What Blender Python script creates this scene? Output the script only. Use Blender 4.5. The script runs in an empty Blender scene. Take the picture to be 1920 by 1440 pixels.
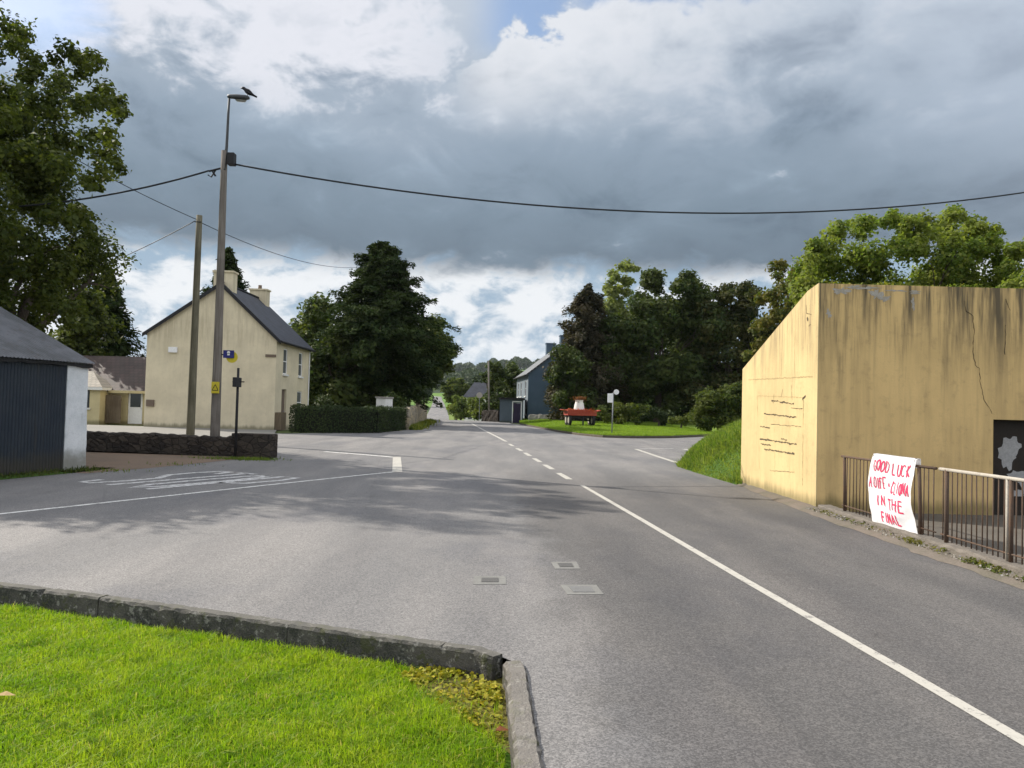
import bpy, bmesh, math, random
import numpy as np
from mathutils import Vector, Matrix, Euler
from math import sin, cos, tan, pi, radians, sqrt, atan2

SC = bpy.context.scene
COL = SC.collection
rng = np.random.default_rng(7)
random.seed(7)

# ------------------------------------------------------------------ camera
F = 1441.0
PITCH, ROLL = 1.79, 1.5
cam_d = bpy.data.cameras.new("Camera"); cam = bpy.data.objects.new("Camera", cam_d); COL.objects.link(cam)
cam.location = (0, 0, 1.6)
CR = (Matrix.Rotation(radians(90 + PITCH), 3, 'X') @ Matrix.Rotation(radians(ROLL), 3, 'Z'))
cam.rotation_euler = CR.to_euler()
cam_d.sensor_fit = 'HORIZONTAL'; cam_d.sensor_width = 36
cam_d.lens = 36 * F / 1920
cam_d.clip_start = 0.05; cam_d.clip_end = 20000
SC.camera = cam
CP = Vector((0, 0, 1.6))

def ray(px, py): return CR @ Vector(((px - 960) / F, -(py - 720) / F, -1))
def gp(px, py, z=0.0):           # point of the level z seen at a place of the photo
    d = ray(px, py); t = (z - CP.z) / d.z; return CP + d * t
def at(px, py, Y):               # point at the depth Y
    d = ray(px, py); return CP + d * (Y / d.y)

# ------------------------------------------------------------------ light
SUN_EL = radians(35)
TO_SUN = Vector((-0.845 * cos(SUN_EL), 0.535 * cos(SUN_EL), sin(SUN_EL))).normalized()
sl = bpy.data.lights.new("Sun", 'SUN'); sl.energy = 4.1; sl.angle = radians(0.5); sl.color = (1.0, 0.93, 0.82)
so = bpy.data.objects.new("Sun", sl); COL.objects.link(so)
so.rotation_euler = TO_SUN.to_track_quat('Z', 'Y').to_euler(); so.location = (-40, 30, 40)
SC.view_settings.view_transform = 'Standard'; SC.view_settings.look = 'None'
SC.view_settings.exposure = 0.8; SC.view_settings.gamma = 1
K = 2 ** 0.8
def srgb(r, g, b):
    def f(c):
        c /= 255.0
        return c / 12.92 if c <= 0.04045 else ((c + 0.055) / 1.055) ** 2.4
    return (f(r), f(g), f(b))

# ------------------------------------------------------------------ node helper
class NT:
    def __init__(s, tree):
        s.t = tree; s.n = tree.nodes; s.l = tree.links
        s.n.clear()
    def node(s, typ, **kw):
        n = s.n.new(typ)
        for k, v in kw.items(): setattr(n, k, v)
        return n
    def put(s, sock, v):
        if v is None: return
        if isinstance(v, bpy.types.NodeSocket): s.l.new(v, sock)
        elif isinstance(v, (tuple, list)) and sock.type == 'RGBA' and len(v) == 3: sock.default_value = (*v, 1)
        else: sock.default_value = v
    def m(s, op, a, b=None, c=None, clamp=False):
        n = s.node('ShaderNodeMath', operation=op, use_clamp=clamp)
        s.put(n.inputs[0], a); s.put(n.inputs[1], b); s.put(n.inputs[2], c)
        return n.outputs[0]
    def ss(s, x, a, b, lo=0.0, hi=1.0):
        n = s.node('ShaderNodeMapRange', interpolation_type='SMOOTHSTEP')
        s.put(n.inputs[0], x); s.put(n.inputs[1], a); s.put(n.inputs[2], b); s.put(n.inputs[3], lo); s.put(n.inputs[4], hi)
        return n.outputs[0]
    def mix(s, f, a, b, blend='MIX'):
        n = s.node('ShaderNodeMix', data_type='RGBA', blend_type=blend)
        s.put(n.inputs[0], f); s.put(n.inputs[6], a); s.put(n.inputs[7], b)
        return n.outputs[2]
    def noise(s, vec, scale=5, detail=4, rough=0.55, dist=0, lac=2.0):
        n = s.node('ShaderNodeTexNoise')
        s.put(n.inputs['Vector'], vec); s.put(n.inputs['Scale'], scale); s.put(n.inputs['Detail'], detail)
        s.put(n.inputs['Roughness'], rough); s.put(n.inputs['Distortion'], dist); s.put(n.inputs['Lacunarity'], lac)
        return n.outputs[0]
    def vor(s, vec, scale=5, feature='F1', out='Distance', rand=1.0):
        n = s.node('ShaderNodeTexVoronoi', feature=feature)
        s.put(n.inputs['Vector'], vec); s.put(n.inputs['Scale'], scale); s.put(n.inputs['Randomness'], rand)
        return n.outputs[out]
    def ramp(s, f, stops, interp='LINEAR'):
        n = s.node('ShaderNodeValToRGB'); n.color_ramp.interpolation = interp
        e = n.color_ramp.elements
        while len(e) < len(stops): e.new(0.5)
        for q, (p, c) in zip(e, stops): q.position = p; q.color = (*c, 1) if len(c) == 3 else c
        s.put(n.inputs[0], f); return n.outputs[0]
    def mapv(s, vec, scale=(1, 1, 1), loc=(0, 0, 0), rot=(0, 0, 0)):
        n = s.node('ShaderNodeMapping'); s.put(n.inputs[0], vec)
        n.inputs['Scale'].default_value = scale; n.inputs['Location'].default_value = loc; n.inputs['Rotation'].default_value = rot
        return n.outputs[0]
    def xyz(s, x, y, z):
        n = s.node('ShaderNodeCombineXYZ'); s.put(n.inputs[0], x); s.put(n.inputs[1], y); s.put(n.inputs[2], z); return n.outputs[0]
    def sep(s, v):
        n = s.node('ShaderNodeSeparateXYZ'); s.put(n.inputs[0], v); return n.outputs
    def pos(s): return s.node('ShaderNodeNewGeometry').outputs['Position']
    def obj(s): return s.node('ShaderNodeTexCoord').outputs['Object']
    def island(s): return s.node('ShaderNodeNewGeometry').outputs['Random Per Island']
    def bump(s, h, strength=0.3, dist=0.02):
        n = s.node('ShaderNodeBump'); s.put(n.inputs['Height'], h); n.inputs['Strength'].default_value = strength
        n.inputs['Distance'].default_value = dist; return n.outputs[0]
    def pbr(s, col, rough=0.8, normal=None, spec=0.3, metal=0.0):
        n = s.node('ShaderNodeBsdfPrincipled'); s.put(n.inputs['Base Color'], col); s.put(n.inputs['Roughness'], rough)
        s.put(n.inputs['Normal'], normal); n.inputs['Specular IOR Level'].default_value = spec; n.inputs['Metallic'].default_value = metal
        return n.outputs[0]
    def out(s, sh):
        o = s.node('ShaderNodeOutputMaterial'); s.l.new(sh, o.inputs['Surface'])

def newmat(name):
    m = bpy.data.materials.new(name); m.use_nodes = True
    return m, NT(m.node_tree)

def weathered(name, col, col2=None, rough=0.8, scale=3.0, fine=40.0, amt=0.6, bump=0.25, spec=0.25, metal=0.0, bdist=0.01):
    m, n = newmat(name)
    p = n.pos()
    c2 = col2 or tuple(c * 0.6 for c in col)
    f = n.ss(n.noise(p, scale, 5, 0.6), 0.35, 0.7)
    c = n.mix(n.m('MULTIPLY', f, amt), col, c2)
    g = n.noise(p, fine, 3, 0.6)
    c = n.mix(0.5, c, n.mix(n.ss(g, 0.3, 0.7), tuple(x * 0.75 for x in col), tuple(min(1, x * 1.15) for x in col)))
    n.out(n.pbr(c, rough, n.bump(g, bump, bdist), spec, metal))
    return m

def leafmat(name, base, alt, dark, trans=0.35, rough=0.65, spec=0.12):
    m, n = newmat(name)
    r = n.island()
    p = n.pos()
    c = n.mix(n.ss(r, 0.55, 1.0), base, alt)
    c = n.mix(n.ss(r, 0.35, 0.0), c, dark)
    c = n.mix(n.m('MULTIPLY', n.ss(n.noise(p, 0.5, 2), 0.42, 0.62), 0.55), c, alt)
    d = n.pbr(c, rough, None, spec)
    t = n.node('ShaderNodeBsdfTranslucent')
    n.put(t.inputs[0], n.mix(1.0, c, (1.5, 1.6, 0.7), 'MULTIPLY'))
    mx = n.node('ShaderNodeMixShader'); mx.inputs[0].default_value = trans
    n.l.new(d, mx.inputs[1]); n.l.new(t.outputs[0], mx.inputs[2])
    n.out(mx.outputs[0]); return m

# ------------------------------------------------------------------ mesh helpers
def ob(name, me, mat=None, parent=None, smooth=False):
    o = bpy.data.objects.new(name, me); COL.objects.link(o)
    if mat:
        for q in (mat if isinstance(mat, (list, tuple)) else [mat]): me.materials.append(q)
    if parent: o.parent = parent
    if smooth: me.shade_smooth()
    return o
def tag(o, label=None, cat=None, group=None, kind=None):
    if label: o['label'] = label
    if cat: o['category'] = cat
    if group: o['group'] = group
    if kind: o['kind'] = kind
    return o
def thing(name, label, cat, loc=(0, 0, 0), rz=0.0, group=None):
    o = bpy.data.objects.new(name, None); COL.objects.link(o)
    o.location = loc; o.rotation_euler = (0, 0, rz); o.empty_display_size = 0.3
    return tag(o, label, cat, group)
def np_mesh(name, V, Fq):
    V = np.asarray(V, dtype=np.float32); Fq = np.asarray(Fq, dtype=np.int32); k = Fq.shape[1]
    me = bpy.data.meshes.new(name)
    me.vertices.add(len(V)); me.vertices.foreach_set('co', V.ravel())
    me.loops.add(Fq.size); me.loops.foreach_set('vertex_index', Fq.ravel())
    me.polygons.add(len(Fq)); me.polygons.foreach_set('loop_start', np.arange(0, Fq.size, k, dtype=np.int32))
    me.update(calc_edges=True); me.validate()
    return me

class MB:
    def __init__(s): s.v = []; s.f = []
    def add(s, V, Fs):
        b = len(s.v); s.v += [tuple(v) for v in V]; s.f += [tuple(b + i for i in f) for f in Fs]; return s
    def box(s, x0, x1, y0, y1, z0, z1, M=None):
        V = [(x, y, z) for z in (z0, z1) for y in (y0, y1) for x in (x0, x1)]
        if M is not None: V = [M @ Vector(v) for v in V]
        return s.add(V, [(0, 2, 3, 1), (4, 5, 7, 6), (0, 1, 5, 4), (2, 6, 7, 3), (0, 4, 6, 2), (1, 3, 7, 5)])
    def tube(s, pts, rad, n=8, cap=True):
        pts = [Vector(p) for p in pts]
        if not isinstance(rad, (list, tuple)): rad = [rad] * len(pts)
        V = []; up = Vector((0, 0, 1))
        for i, p in enumerate(pts):
            d = (pts[min(i + 1, len(pts) - 1)] - pts[max(i - 1, 0)]).normalized()
            a = up if abs(d.z) < 0.95 else Vector((1, 0, 0))
            e = d.cross(a).normalized(); g = d.cross(e).normalized()
            for k in range(n):
                t = 2 * pi * k / n; V.append(p + (e * cos(t) + g * sin(t)) * rad[i])
        Fs = []
        for i in range(len(pts) - 1):
            for k in range(n):
                k2 = (k + 1) % n; Fs.append((i * n + k, i * n + k2, (i + 1) * n + k2, (i + 1) * n + k))
        if cap:
            Fs.append(tuple(range(n))); Fs.append(tuple((len(pts) - 1) * n + k for k in reversed(range(n))))
        return s.add(V, Fs)
    def prism(s, poly, d):          # poly: 3-D points of one face, d: extrusion vector
        poly = [Vector(p) for p in poly]; n = len(poly); d = Vector(d)
        V = poly + [p + d for p in poly]
        Fs = [tuple(range(n)), tuple(reversed(range(n, 2 * n)))]
        Fs += [(i, i + n, (i + 1) % n + n, (i + 1) % n) for i in range(n)]
        return s.add(V, Fs)
    def lathe(s, prof, c=(0, 0, 0), n=16, M=None):
        V = []; c = Vector(c)
        for r, z in prof:
            for k in range(n):
                q = Vector((r * cos(2 * pi * k / n), r * sin(2 * pi * k / n), z))
                if M is not None: q = M @ q
                V.append(c + q)
        m = len(prof)
        Fs = [(i * n + k, i * n + (k + 1) % n, (i + 1) * n + (k + 1) % n, (i + 1) * n + k) for i in range(m - 1) for k in range(n)]
        Fs += [tuple(reversed(range(n))), tuple((m - 1) * n + k for k in range(n))]
        return s.add(V, Fs)
    def build(s, name, mat, parent=None, smooth=False, bevel=0.0, local=True):
        me = bpy.data.meshes.new(name); me.from_pydata(s.v, [], s.f); me.update()
        bm = bmesh.new(); bm.from_mesh(me); bmesh.ops.recalc_face_normals(bm, faces=bm.faces)
        if bevel: bmesh.ops.bevel(bm, geom=bm.edges[:], offset=bevel, segments=2, affect='EDGES', profile=0.6)
        if parent is not None and not local:
            bmesh.ops.transform(bm, matrix=world_inv(parent), verts=bm.verts)
        bm.to_mesh(me); bm.free()
        o = ob(name, me, mat, parent, smooth)
        return o
def world_inv(o):
    M = Matrix.Translation(o.location) @ o.rotation_euler.to_matrix().to_4x4()
    p = o.parent
    while p:
        M = (Matrix.Translation(p.location) @ p.rotation_euler.to_matrix().to_4x4()) @ M; p = p.parent
    return M.inverted()

def wall_holes(mb, P, U, Wd, Ht, N, th, holes):
    """wall from P along U (unit) of width Wd, height Ht, outward normal N, thickness th; holes (u0,u1,z0,z1) with reveals"""
    P, U, N = Vector(P), Vector(U), Vector(N); Z = Vector((0, 0, 1))
    us = sorted({0, Wd, *[h[0] for h in holes], *[h[1] for h in holes]}); zs = sorted({0, Ht, *[h[2] for h in holes], *[h[3] for h in holes]})
    def inside(u, z): return any(h[0] < u < h[1] and h[2] < z < h[3] for h in holes)
    q = lambda u, z, d: P + U * u + Z * z - N * d
    for a, b in zip(us, us[1:]):
        for c, e in zip(zs, zs[1:]):
            if inside((a + b) / 2, (c + e) / 2): continue
            mb.add([q(a, c, 0), q(b, c, 0), q(b, e, 0), q(a, e, 0)], [(0, 1, 2, 3)])
            mb.add([q(a, c, th), q(b, c, th), q(b, e, th), q(a, e, th)], [(3, 2, 1, 0)])
    for (a, b, c, e) in holes:
        r = [(a, c), (b, c), (b, e), (a, e)]
        for i in range(4):
            (u, z), (u2, z2) = r[i], r[(i + 1) % 4]
            mb.add([q(u, z, 0), q(u2, z2, 0), q(u2, z2, th), q(u, z, th)], [(0, 1, 2, 3)])

def sheet(name, pts, mat, z=None, kind='structure', sub=0):
    bm = bmesh.new(); vs = [bm.verts.new((p[0], p[1], p[2] if z is None else z)) for p in pts]
    f = bm.faces.new(vs); f.normal_update()
    if f.normal.z < 0: f.normal_flip()
    bmesh.ops.triangulate(bm, faces=[f])
    me = bpy.data.meshes.new(name); bm.to_mesh(me); bm.free()
    o = ob(name, me, mat)
    if kind: o['kind'] = kind
    return o

def in_poly(X, Y, poly):
    poly = [(p[0], p[1]) for p in poly]; c = np.zeros(X.shape, bool); n = len(poly)
    for i in range(n):
        x1, y1 = poly[i]; x2, y2 = poly[(i + 1) % n]
        if y1 == y2: continue
        c ^= ((y1 > Y) != (y2 > Y)) & (X < (x2 - x1) * (Y - y1) / (y2 - y1) + x1)
    return c

# ------------------------------------------------------------------ world: broken cloud over the Nishita sky
def build_world():
    w = bpy.data.worlds.new("World"); SC.world = w; w.use_nodes = True
    n = NT(w.node_tree)
    g = n.node('ShaderNodeTexCoord').outputs['Generated']
    x, y, z = n.sep(g)
    az = n.m('ARCTAN2', x, y)                                   # 0 ahead, + to the right
    hor = n.m('SQRT', n.m('ADD', n.m('MULTIPLY', x, x), n.m('MULTIPLY', y, y)))
    el = n.m('ARCTAN2', z, hor)
    ell = n.m('ADD', el, n.m('MULTIPLY', az, 0.0))
    P = n.xyz(az, n.m('MULTIPLY', ell, 1.7), 0.37)
    big = n.noise(P, 3.2, 5, 0.55, 0.6)
    med = n.noise(n.mapv(P, (1, 1, 1), (3.1, 1.7, 0)), 7.5, 7, 0.56, 0.5)
    fin = n.noise(n.mapv(P, (1, 1, 1), (8.1, 4.7, 0)), 19, 6, 0.6, 0.3)
    soft = n.noise(n.mapv(P, (0.8, 1.5, 1), (1.3, 9.7, 0)), 4.0, 3, 0.5, 0.2)
    nb = n.m('SUBTRACT', big, 0.5); nm = n.m('SUBTRACT', med, 0.5); nf = n.m('SUBTRACT', fin, 0.5); ns = n.m('SUBTRACT', soft, 0.5)
    # the big grey deck, darkest just over its base
    e2 = n.m('ADD', ell, n.m('ADD', n.m('MULTIPLY', nb, 0.10), n.m('MULTIPLY', nm, 0.09)))
    deck = n.ramp(n.m('DIVIDE', e2, 0.62), [
        (0.0, srgb(120, 138, 152)), (0.30, srgb(104, 120, 135)), (0.42, srgb(124, 142, 158)), (0.53, srgb(146, 163, 180)),
        (0.64, srgb(174, 187, 202)), (0.76, srgb(194, 204, 217)), (0.90, srgb(200, 209, 222)), (1.0, srgb(218, 224, 234))])
    mot = n.m('ADD', n.m('MULTIPLY', nm, 0.9), n.m('ADD', n.m('MULTIPLY', nf, 0.35), n.m('MULTIPLY', ns, 0.7)))
    deck = n.mix(n.ss(mot, -0.02, -0.32), deck, n.mix(1.0, deck, (0.70, 0.72, 0.75), 'MULTIPLY'))
    deck = n.mix(n.ss(mot, 0.02, 0.34), deck, n.mix(1.0, deck, (1.26, 1.25, 1.23), 'MULTIPLY'))
    # sunlit white heaps high on the left, and right of the diagonal break
    left = n.m('MULTIPLY', n.ss(az, 0.12, -0.30), n.ss(ell, 0.30, 0.43))
    up = n.m('ADD', left, n.m('ADD', n.m('MULTIPLY', nm, 2.0), n.m('MULTIPLY', nf, 1.3)))
    heapL = n.ss(up, 0.42, 0.92)
    diag = n.m('SUBTRACT', n.m('SUBTRACT', ell, 0.405), n.m('MULTIPLY', az, 0.55))      # <0 : right of the break
    dn = n.m('ADD', diag, n.m('ADD', n.m('MULTIPLY', nm, 0.20), n.m('MULTIPLY', nf, 0.15)))
    rim = n.m('MULTIPLY', n.m('MULTIPLY', n.ss(dn, 0.055, 0.035), n.ss(dn, -0.17, 0.03)), n.m('MULTIPLY', n.ss(ell, 0.33, 0.42), n.ss(az, -0.12, -0.02)))
    rightl = n.m('MULTIPLY', n.ss(n.m('ADD', az, n.m('MULTIPLY', ns, 0.35)), 0.28, 0.75), n.ss(ell, 0.14, 0.34))
    c = n.mix(n.m('MULTIPLY', heapL, 0.95), deck, srgb(232, 234, 242))
    c = n.mix(n.m('MULTIPLY', rim, 0.8), c, srgb(236, 238, 243))
    c = n.mix(n.m('MULTIPLY', rightl, 0.7), c, srgb(194, 205, 221))
    shr = n.m('MULTIPLY', n.ss(n.m('ADD', nm, n.m('MULTIPLY', nf, 0.6)), 0.02, 0.22), n.ss(ell, 0.29, 0.42))
    c = n.mix(n.m('MULTIPLY', shr, 0.55), c, srgb(205, 211, 222))
    # bright sky below the deck
    low = n.ss(n.m('ADD', ell, n.m('ADD', n.m('MULTIPLY', nb, 0.07), n.m('ADD', n.m('MULTIPLY', nm, 0.07), n.m('MULTIPLY', nf, 0.05)))), 0.205, 0.165)
    lowc = n.mix(n.ss(n.m('ADD', med, n.m('MULTIPLY', nf, 0.7)), 0.40, 0.60), srgb(158, 182, 203), srgb(240, 243, 246))
    lowc = n.mix(n.ss(ell, 0.09, 0.0), lowc, srgb(208, 220, 228))
    c = n.mix(low, c, lowc)
    # unseen cloud overhead and behind, made brighter than the front to add fill light
    bh = n.m('MAXIMUM', n.ss(el, 0.52, 0.95), n.m('MULTIPLY', n.ss(n.m('ABSOLUTE', az), 1.0, 1.9), n.ss(el, -0.05, 0.1)))
    hi = n.mix(n.ss(big, 0.35, 0.65), (0.85, 0.92, 1.04), (1.5, 1.52, 1.58))
    c = n.mix(bh, c, hi)
    bg = n.node('ShaderNodeBackground'); n.put(bg.inputs[0], c); bg.inputs[1].default_value = 1 / K
    sky = n.node('ShaderNodeTexSky', sky_type='NISHITA'); sky.sun_disc = False
    sky.sun_elevation = SUN_EL; sky.sun_rotation = atan2(TO_SUN.x, TO_SUN.y)
    sky.air_density = 1.0; sky.dust_density = 0.6; sky.ozone_density = 1.5
    bs = n.node('ShaderNodeBackground'); n.put(bs.inputs[0], sky.outputs[0]); bs.inputs[1].default_value = 0.09
    # blue gaps at the head of the break and at the far upper left
    gap1 = n.m('MULTIPLY', n.ss(dn, 0.035, 0.06), n.m('MULTIPLY', n.ss(n.m('ABSOLUTE', n.m('SUBTRACT', az, 0.015)), 0.10, 0.02), n.ss(ell, 0.42, 0.46)))
    top = n.m('ADD', ell, n.m('ADD', n.m('MULTIPLY', nm, 0.10), n.m('MULTIPLY', nf, 0.05)))
    gap2 = n.m('MULTIPLY', n.ss(top, 0.478, 0.50), n.m('MULTIPLY', n.ss(az, 0.02, 0.12), n.ss(az, 0.36, 0.26)))
    gap3 = n.m('MULTIPLY', n.ss(n.m('ADD', az, n.m('MULTIPLY', nm, 0.18)), -0.50, -0.56), n.m('MULTIPLY', n.ss(ell, 0.30, 0.40), n.ss(az, -0.9, -0.7)))
    gap = n.m('MULTIPLY', n.m('MAXIMUM', n.m('MAXIMUM', gap1, gap2), n.m('MULTIPLY', gap3, 0.8)), n.ss(el, 0.75, 0.55))
    mx = n.node('ShaderNodeMixShader'); n.put(mx.inputs[0], n.m('MULTIPLY', gap, 0.85))
    n.l.new(bg.outputs[0], mx.inputs[1]); n.l.new(bs.outputs[0], mx.inputs[2])
    o = n.node('ShaderNodeOutputWorld'); n.l.new(mx.outputs[0], o.inputs[0])
    w.cycles.sampling_method = 'MANUAL'; w.cycles.sample_map_resolution = 512
build_world()

# ------------------------------------------------------------------ materials
M = {}
def mk_asphalt(name, far=False):
    m, n = newmat(name); p = n.pos()
    px, py, pz = n.sep(p)
    chip = n.vor(p, 105, 'F1', 'Color')
    v = n.sep(chip)[0]
    fine = n.noise(p, 160, 2, 0.6); mid = n.noise(p, 14, 4, 0.65)
    grit = n.m('ADD', n.m('MULTIPLY', v, 0.5), n.m('MULTIPLY', fine, 0.6))
    base = n.mix(n.ss(grit, 0.25, 0.95), (0.108, 0.106, 0.104), (0.252, 0.245, 0.236))
    # paler, pinkish worn chippings on the junction side; darker binder on the lane by the centre line
    side = n.ss(n.m('ADD', n.m('SUBTRACT', px, n.m('MULTIPLY', n.m('SUBTRACT', py, 6), -0.05)), n.m('MULTIPLY', n.m('SUBTRACT', n.noise(p, 1.3, 4, 0.6), 0.5), 1.0)), 0.15, 0.9)
    side = n.m('MULTIPLY', side, n.ss(py, 24, 13))
    base = n.mix(n.m('MULTIPLY', side, 0.9), base, n.mix(1.0, base, (0.55, 0.54, 0.535), 'MULTIPLY'))
    lo = n.noise(n.mapv(p, (1, 0.22, 1)), 0.9, 4, 0.6)
    base = n.mix(n.ss(lo, 0.35, 0.7), n.mix(1.0, base, (0.84, 0.84, 0.86), 'MULTIPLY'), n.mix(1.0, base, (1.14, 1.11, 1.10), 'MULTIPLY'))
    trk = n.m('SINE', n.m('MULTIPLY', n.m('ADD', px, n.m('ADD', n.m('MULTIPLY', py, 0.02), n.m('MULTIPLY', n.noise(p, 0.25, 2), 0.8))), 4.2))
    base = n.mix(n.m('MULTIPLY', n.ss(trk, 0.1, 0.95), 0.55), base, n.mix(1.0, base, (0.86, 0.86, 0.87), 'MULTIPLY'))
    stn = n.noise(n.mapv(p, (1, 0.7, 1), (11, 2, 0)), 1.7, 5, 0.65)
    base = n.mix(n.m('MULTIPLY', n.ss(stn, 0.58, 0.72), 0.5), base, n.mix(1.0, base, (0.74, 0.73, 0.72), 'MULTIPLY'))
    pat = n.noise(n.mapv(p, (1, 0.5, 1), (3, 8, 0)), 0.35, 4, 0.6)
    base = n.mix(n.ss(pat, 0.52, 0.6), base, n.mix(1.0, base, (0.86, 0.87, 0.90), 'MULTIPLY'))
    # old seam and a crack or two
    s1 = n.m('ABSOLUTE', n.m('ADD', n.m('SUBTRACT', px, n.m('MULTIPLY', py, -0.16)), n.m('MULTIPLY', n.noise(p, 2.0, 3), 0.5)))
    base = n.mix(n.m('MULTIPLY', n.ss(s1, 0.025, 0.0), 0.22), base, (0.06, 0.06, 0.062))
    bl = n.ss(n.m('ADD', n.vor(n.mapv(p, (1, 1, 1), (5, 5, 0)), 0.55, 'DISTANCE_TO_EDGE'), n.m('MULTIPLY', mid, 0.08)), 0.055, 0.035)
    base = n.mix(n.m('MULTIPLY', n.m('MULTIPLY', bl, n.ss(n.noise(p, 0.2, 2), 0.55, 0.65)), 0.35), base, (0.07, 0.07, 0.07))
    base = n.mix(n.m('MULTIPLY', n.ss(mid, 0.55, 0.75), 0.25), base, (0.25, 0.235, 0.225))
    n.out(n.pbr(base, n.m('ADD', 0.72, n.m('MULTIPLY', mid, 0.2)), n.bump(grit, 0.55, 0.006), 0.3)); return m
M['asphalt'] = mk_asphalt('asphalt')

def mk_paint(name, wear, col=(0.72, 0.71, 0.66)):
    m, n = newmat(name); p = n.pos()
    t = n.m('ADD', n.m('MULTIPLY', n.noise(p, 9, 5, 0.7), 0.7), n.m('MULTIPLY', n.noise(p, 90, 2), 0.3))
    k = n.ss(t, wear - 0.05, wear + 0.06)
    c = n.mix(k, (0.19, 0.182, 0.17), n.mix(n.noise(p, 30, 3), tuple(x * 0.8 for x in col), col))
    n.out(n.pbr(c, 0.7, n.bump(n.noise(p, 120, 2), 0.3, 0.004))); return m
M['paint'] = mk_paint('road_paint', 0.42, (0.44, 0.42, 0.375))
M['paint_old'] = mk_paint('road_paint_old', 0.47, (0.62, 0.61, 0.6))
M['paint_mid'] = mk_paint('road_paint_mid', 0.45, (0.7, 0.69, 0.66))

def mk_soil_grass(name, a, b, c3, s=2.0):
    m, n = newmat(name); p = n.pos()
    f = n.noise(p, s, 5, 0.65); g = n.noise(p, s * 14, 4, 0.7)
    c = n.mix(n.ss(f, 0.35, 0.65), a, b); c = n.mix(n.m('MULTIPLY', n.ss(g, 0.45, 0.7), 0.7), c, c3)
    n.out(n.pbr(c, 0.95, n.bump(g, 0.8, 0.04), 0.1)); return m
M['lawn_base'] = mk_soil_grass('lawn_base', (0.05, 0.11, 0.01), (0.07, 0.16, 0.012), (0.035, 0.07, 0.01), 3)
M['lawn_far'] = mk_soil_grass('lawn_far', (0.12, 0.18, 0.025), (0.15, 0.22, 0.03), (0.09, 0.14, 0.02), 0.6)
M['bank'] = mk_soil_grass('bank_soil', (0.05, 0.10, 0.02), (0.07, 0.13, 0.02), (0.04, 0.06, 0.015), 2)
M['moss'] = mk_soil_grass('moss_soil', (0.16, 0.14, 0.05), (0.22, 0.20, 0.03), (0.10, 0.075, 0.04), 7)
M['gravel'] = weathered('gravel', (0.19, 0.135, 0.095), (0.12, 0.10, 0.08), 0.95, 1.2, 30, 0.8, 0.7)
M['verge'] = weathered('verge_grit', (0.15, 0.125, 0.105), (0.07, 0.075, 0.045), 0.95, 2.2, 45, 0.9, 0.8)
M['forecourt'] = weathered('forecourt_concrete', (0.21, 0.20, 0.18), (0.14, 0.135, 0.12), 0.9, 0.8, 20, 0.6, 0.3)
M['yard'] = weathered('yard_concrete', (0.105, 0.094, 0.08), (0.06, 0.055, 0.045), 0.9, 1.0, 30, 0.8, 0.4)

def mk_ground():
    m, n = newmat('fields'); p = n.pos(); x, y, z = n.sep(p)
    cell = n.vor(n.mapv(p, (1, 0.5, 0), (40, 20, 0)), 0.006, 'F1', 'Color')
    r = n.sep(cell)[0]
    c = n.ramp(r, [(0.0, (0.07, 0.12, 0.03)), (0.4, (0.11, 0.19, 0.04)), (0.7, (0.15, 0.2, 0.05)), (1.0, (0.1, 0.15, 0.04))])
    c = n.mix(n.ss(n.noise(p, 0.4, 5), 0.4, 0.7), c, n.mix(1.0, c, (0.7, 0.75, 0.7), 'MULTIPLY'))
    edge = n.vor(n.mapv(p, (1, 0.5, 0), (40, 20, 0)), 0.006, 'DISTANCE_TO_EDGE')
    c = n.mix(n.m('MULTIPLY', n.ss(edge, 0.05, 0.03), n.ss(y, 150, 250)), c, (0.025, 0.04, 0.018))
    near = n.ss(y, 130, 90)
    c = n.mix(near, c, n.mix(n.noise(p, 1.2, 4), (0.05, 0.07, 0.025), (0.09, 0.11, 0.04)))
    n.out(n.pbr(c, 0.95, n.bump(n.noise(p, 3, 4), 0.5, 0.05), 0.1)); return m
M['ground'] = mk_ground()

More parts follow.
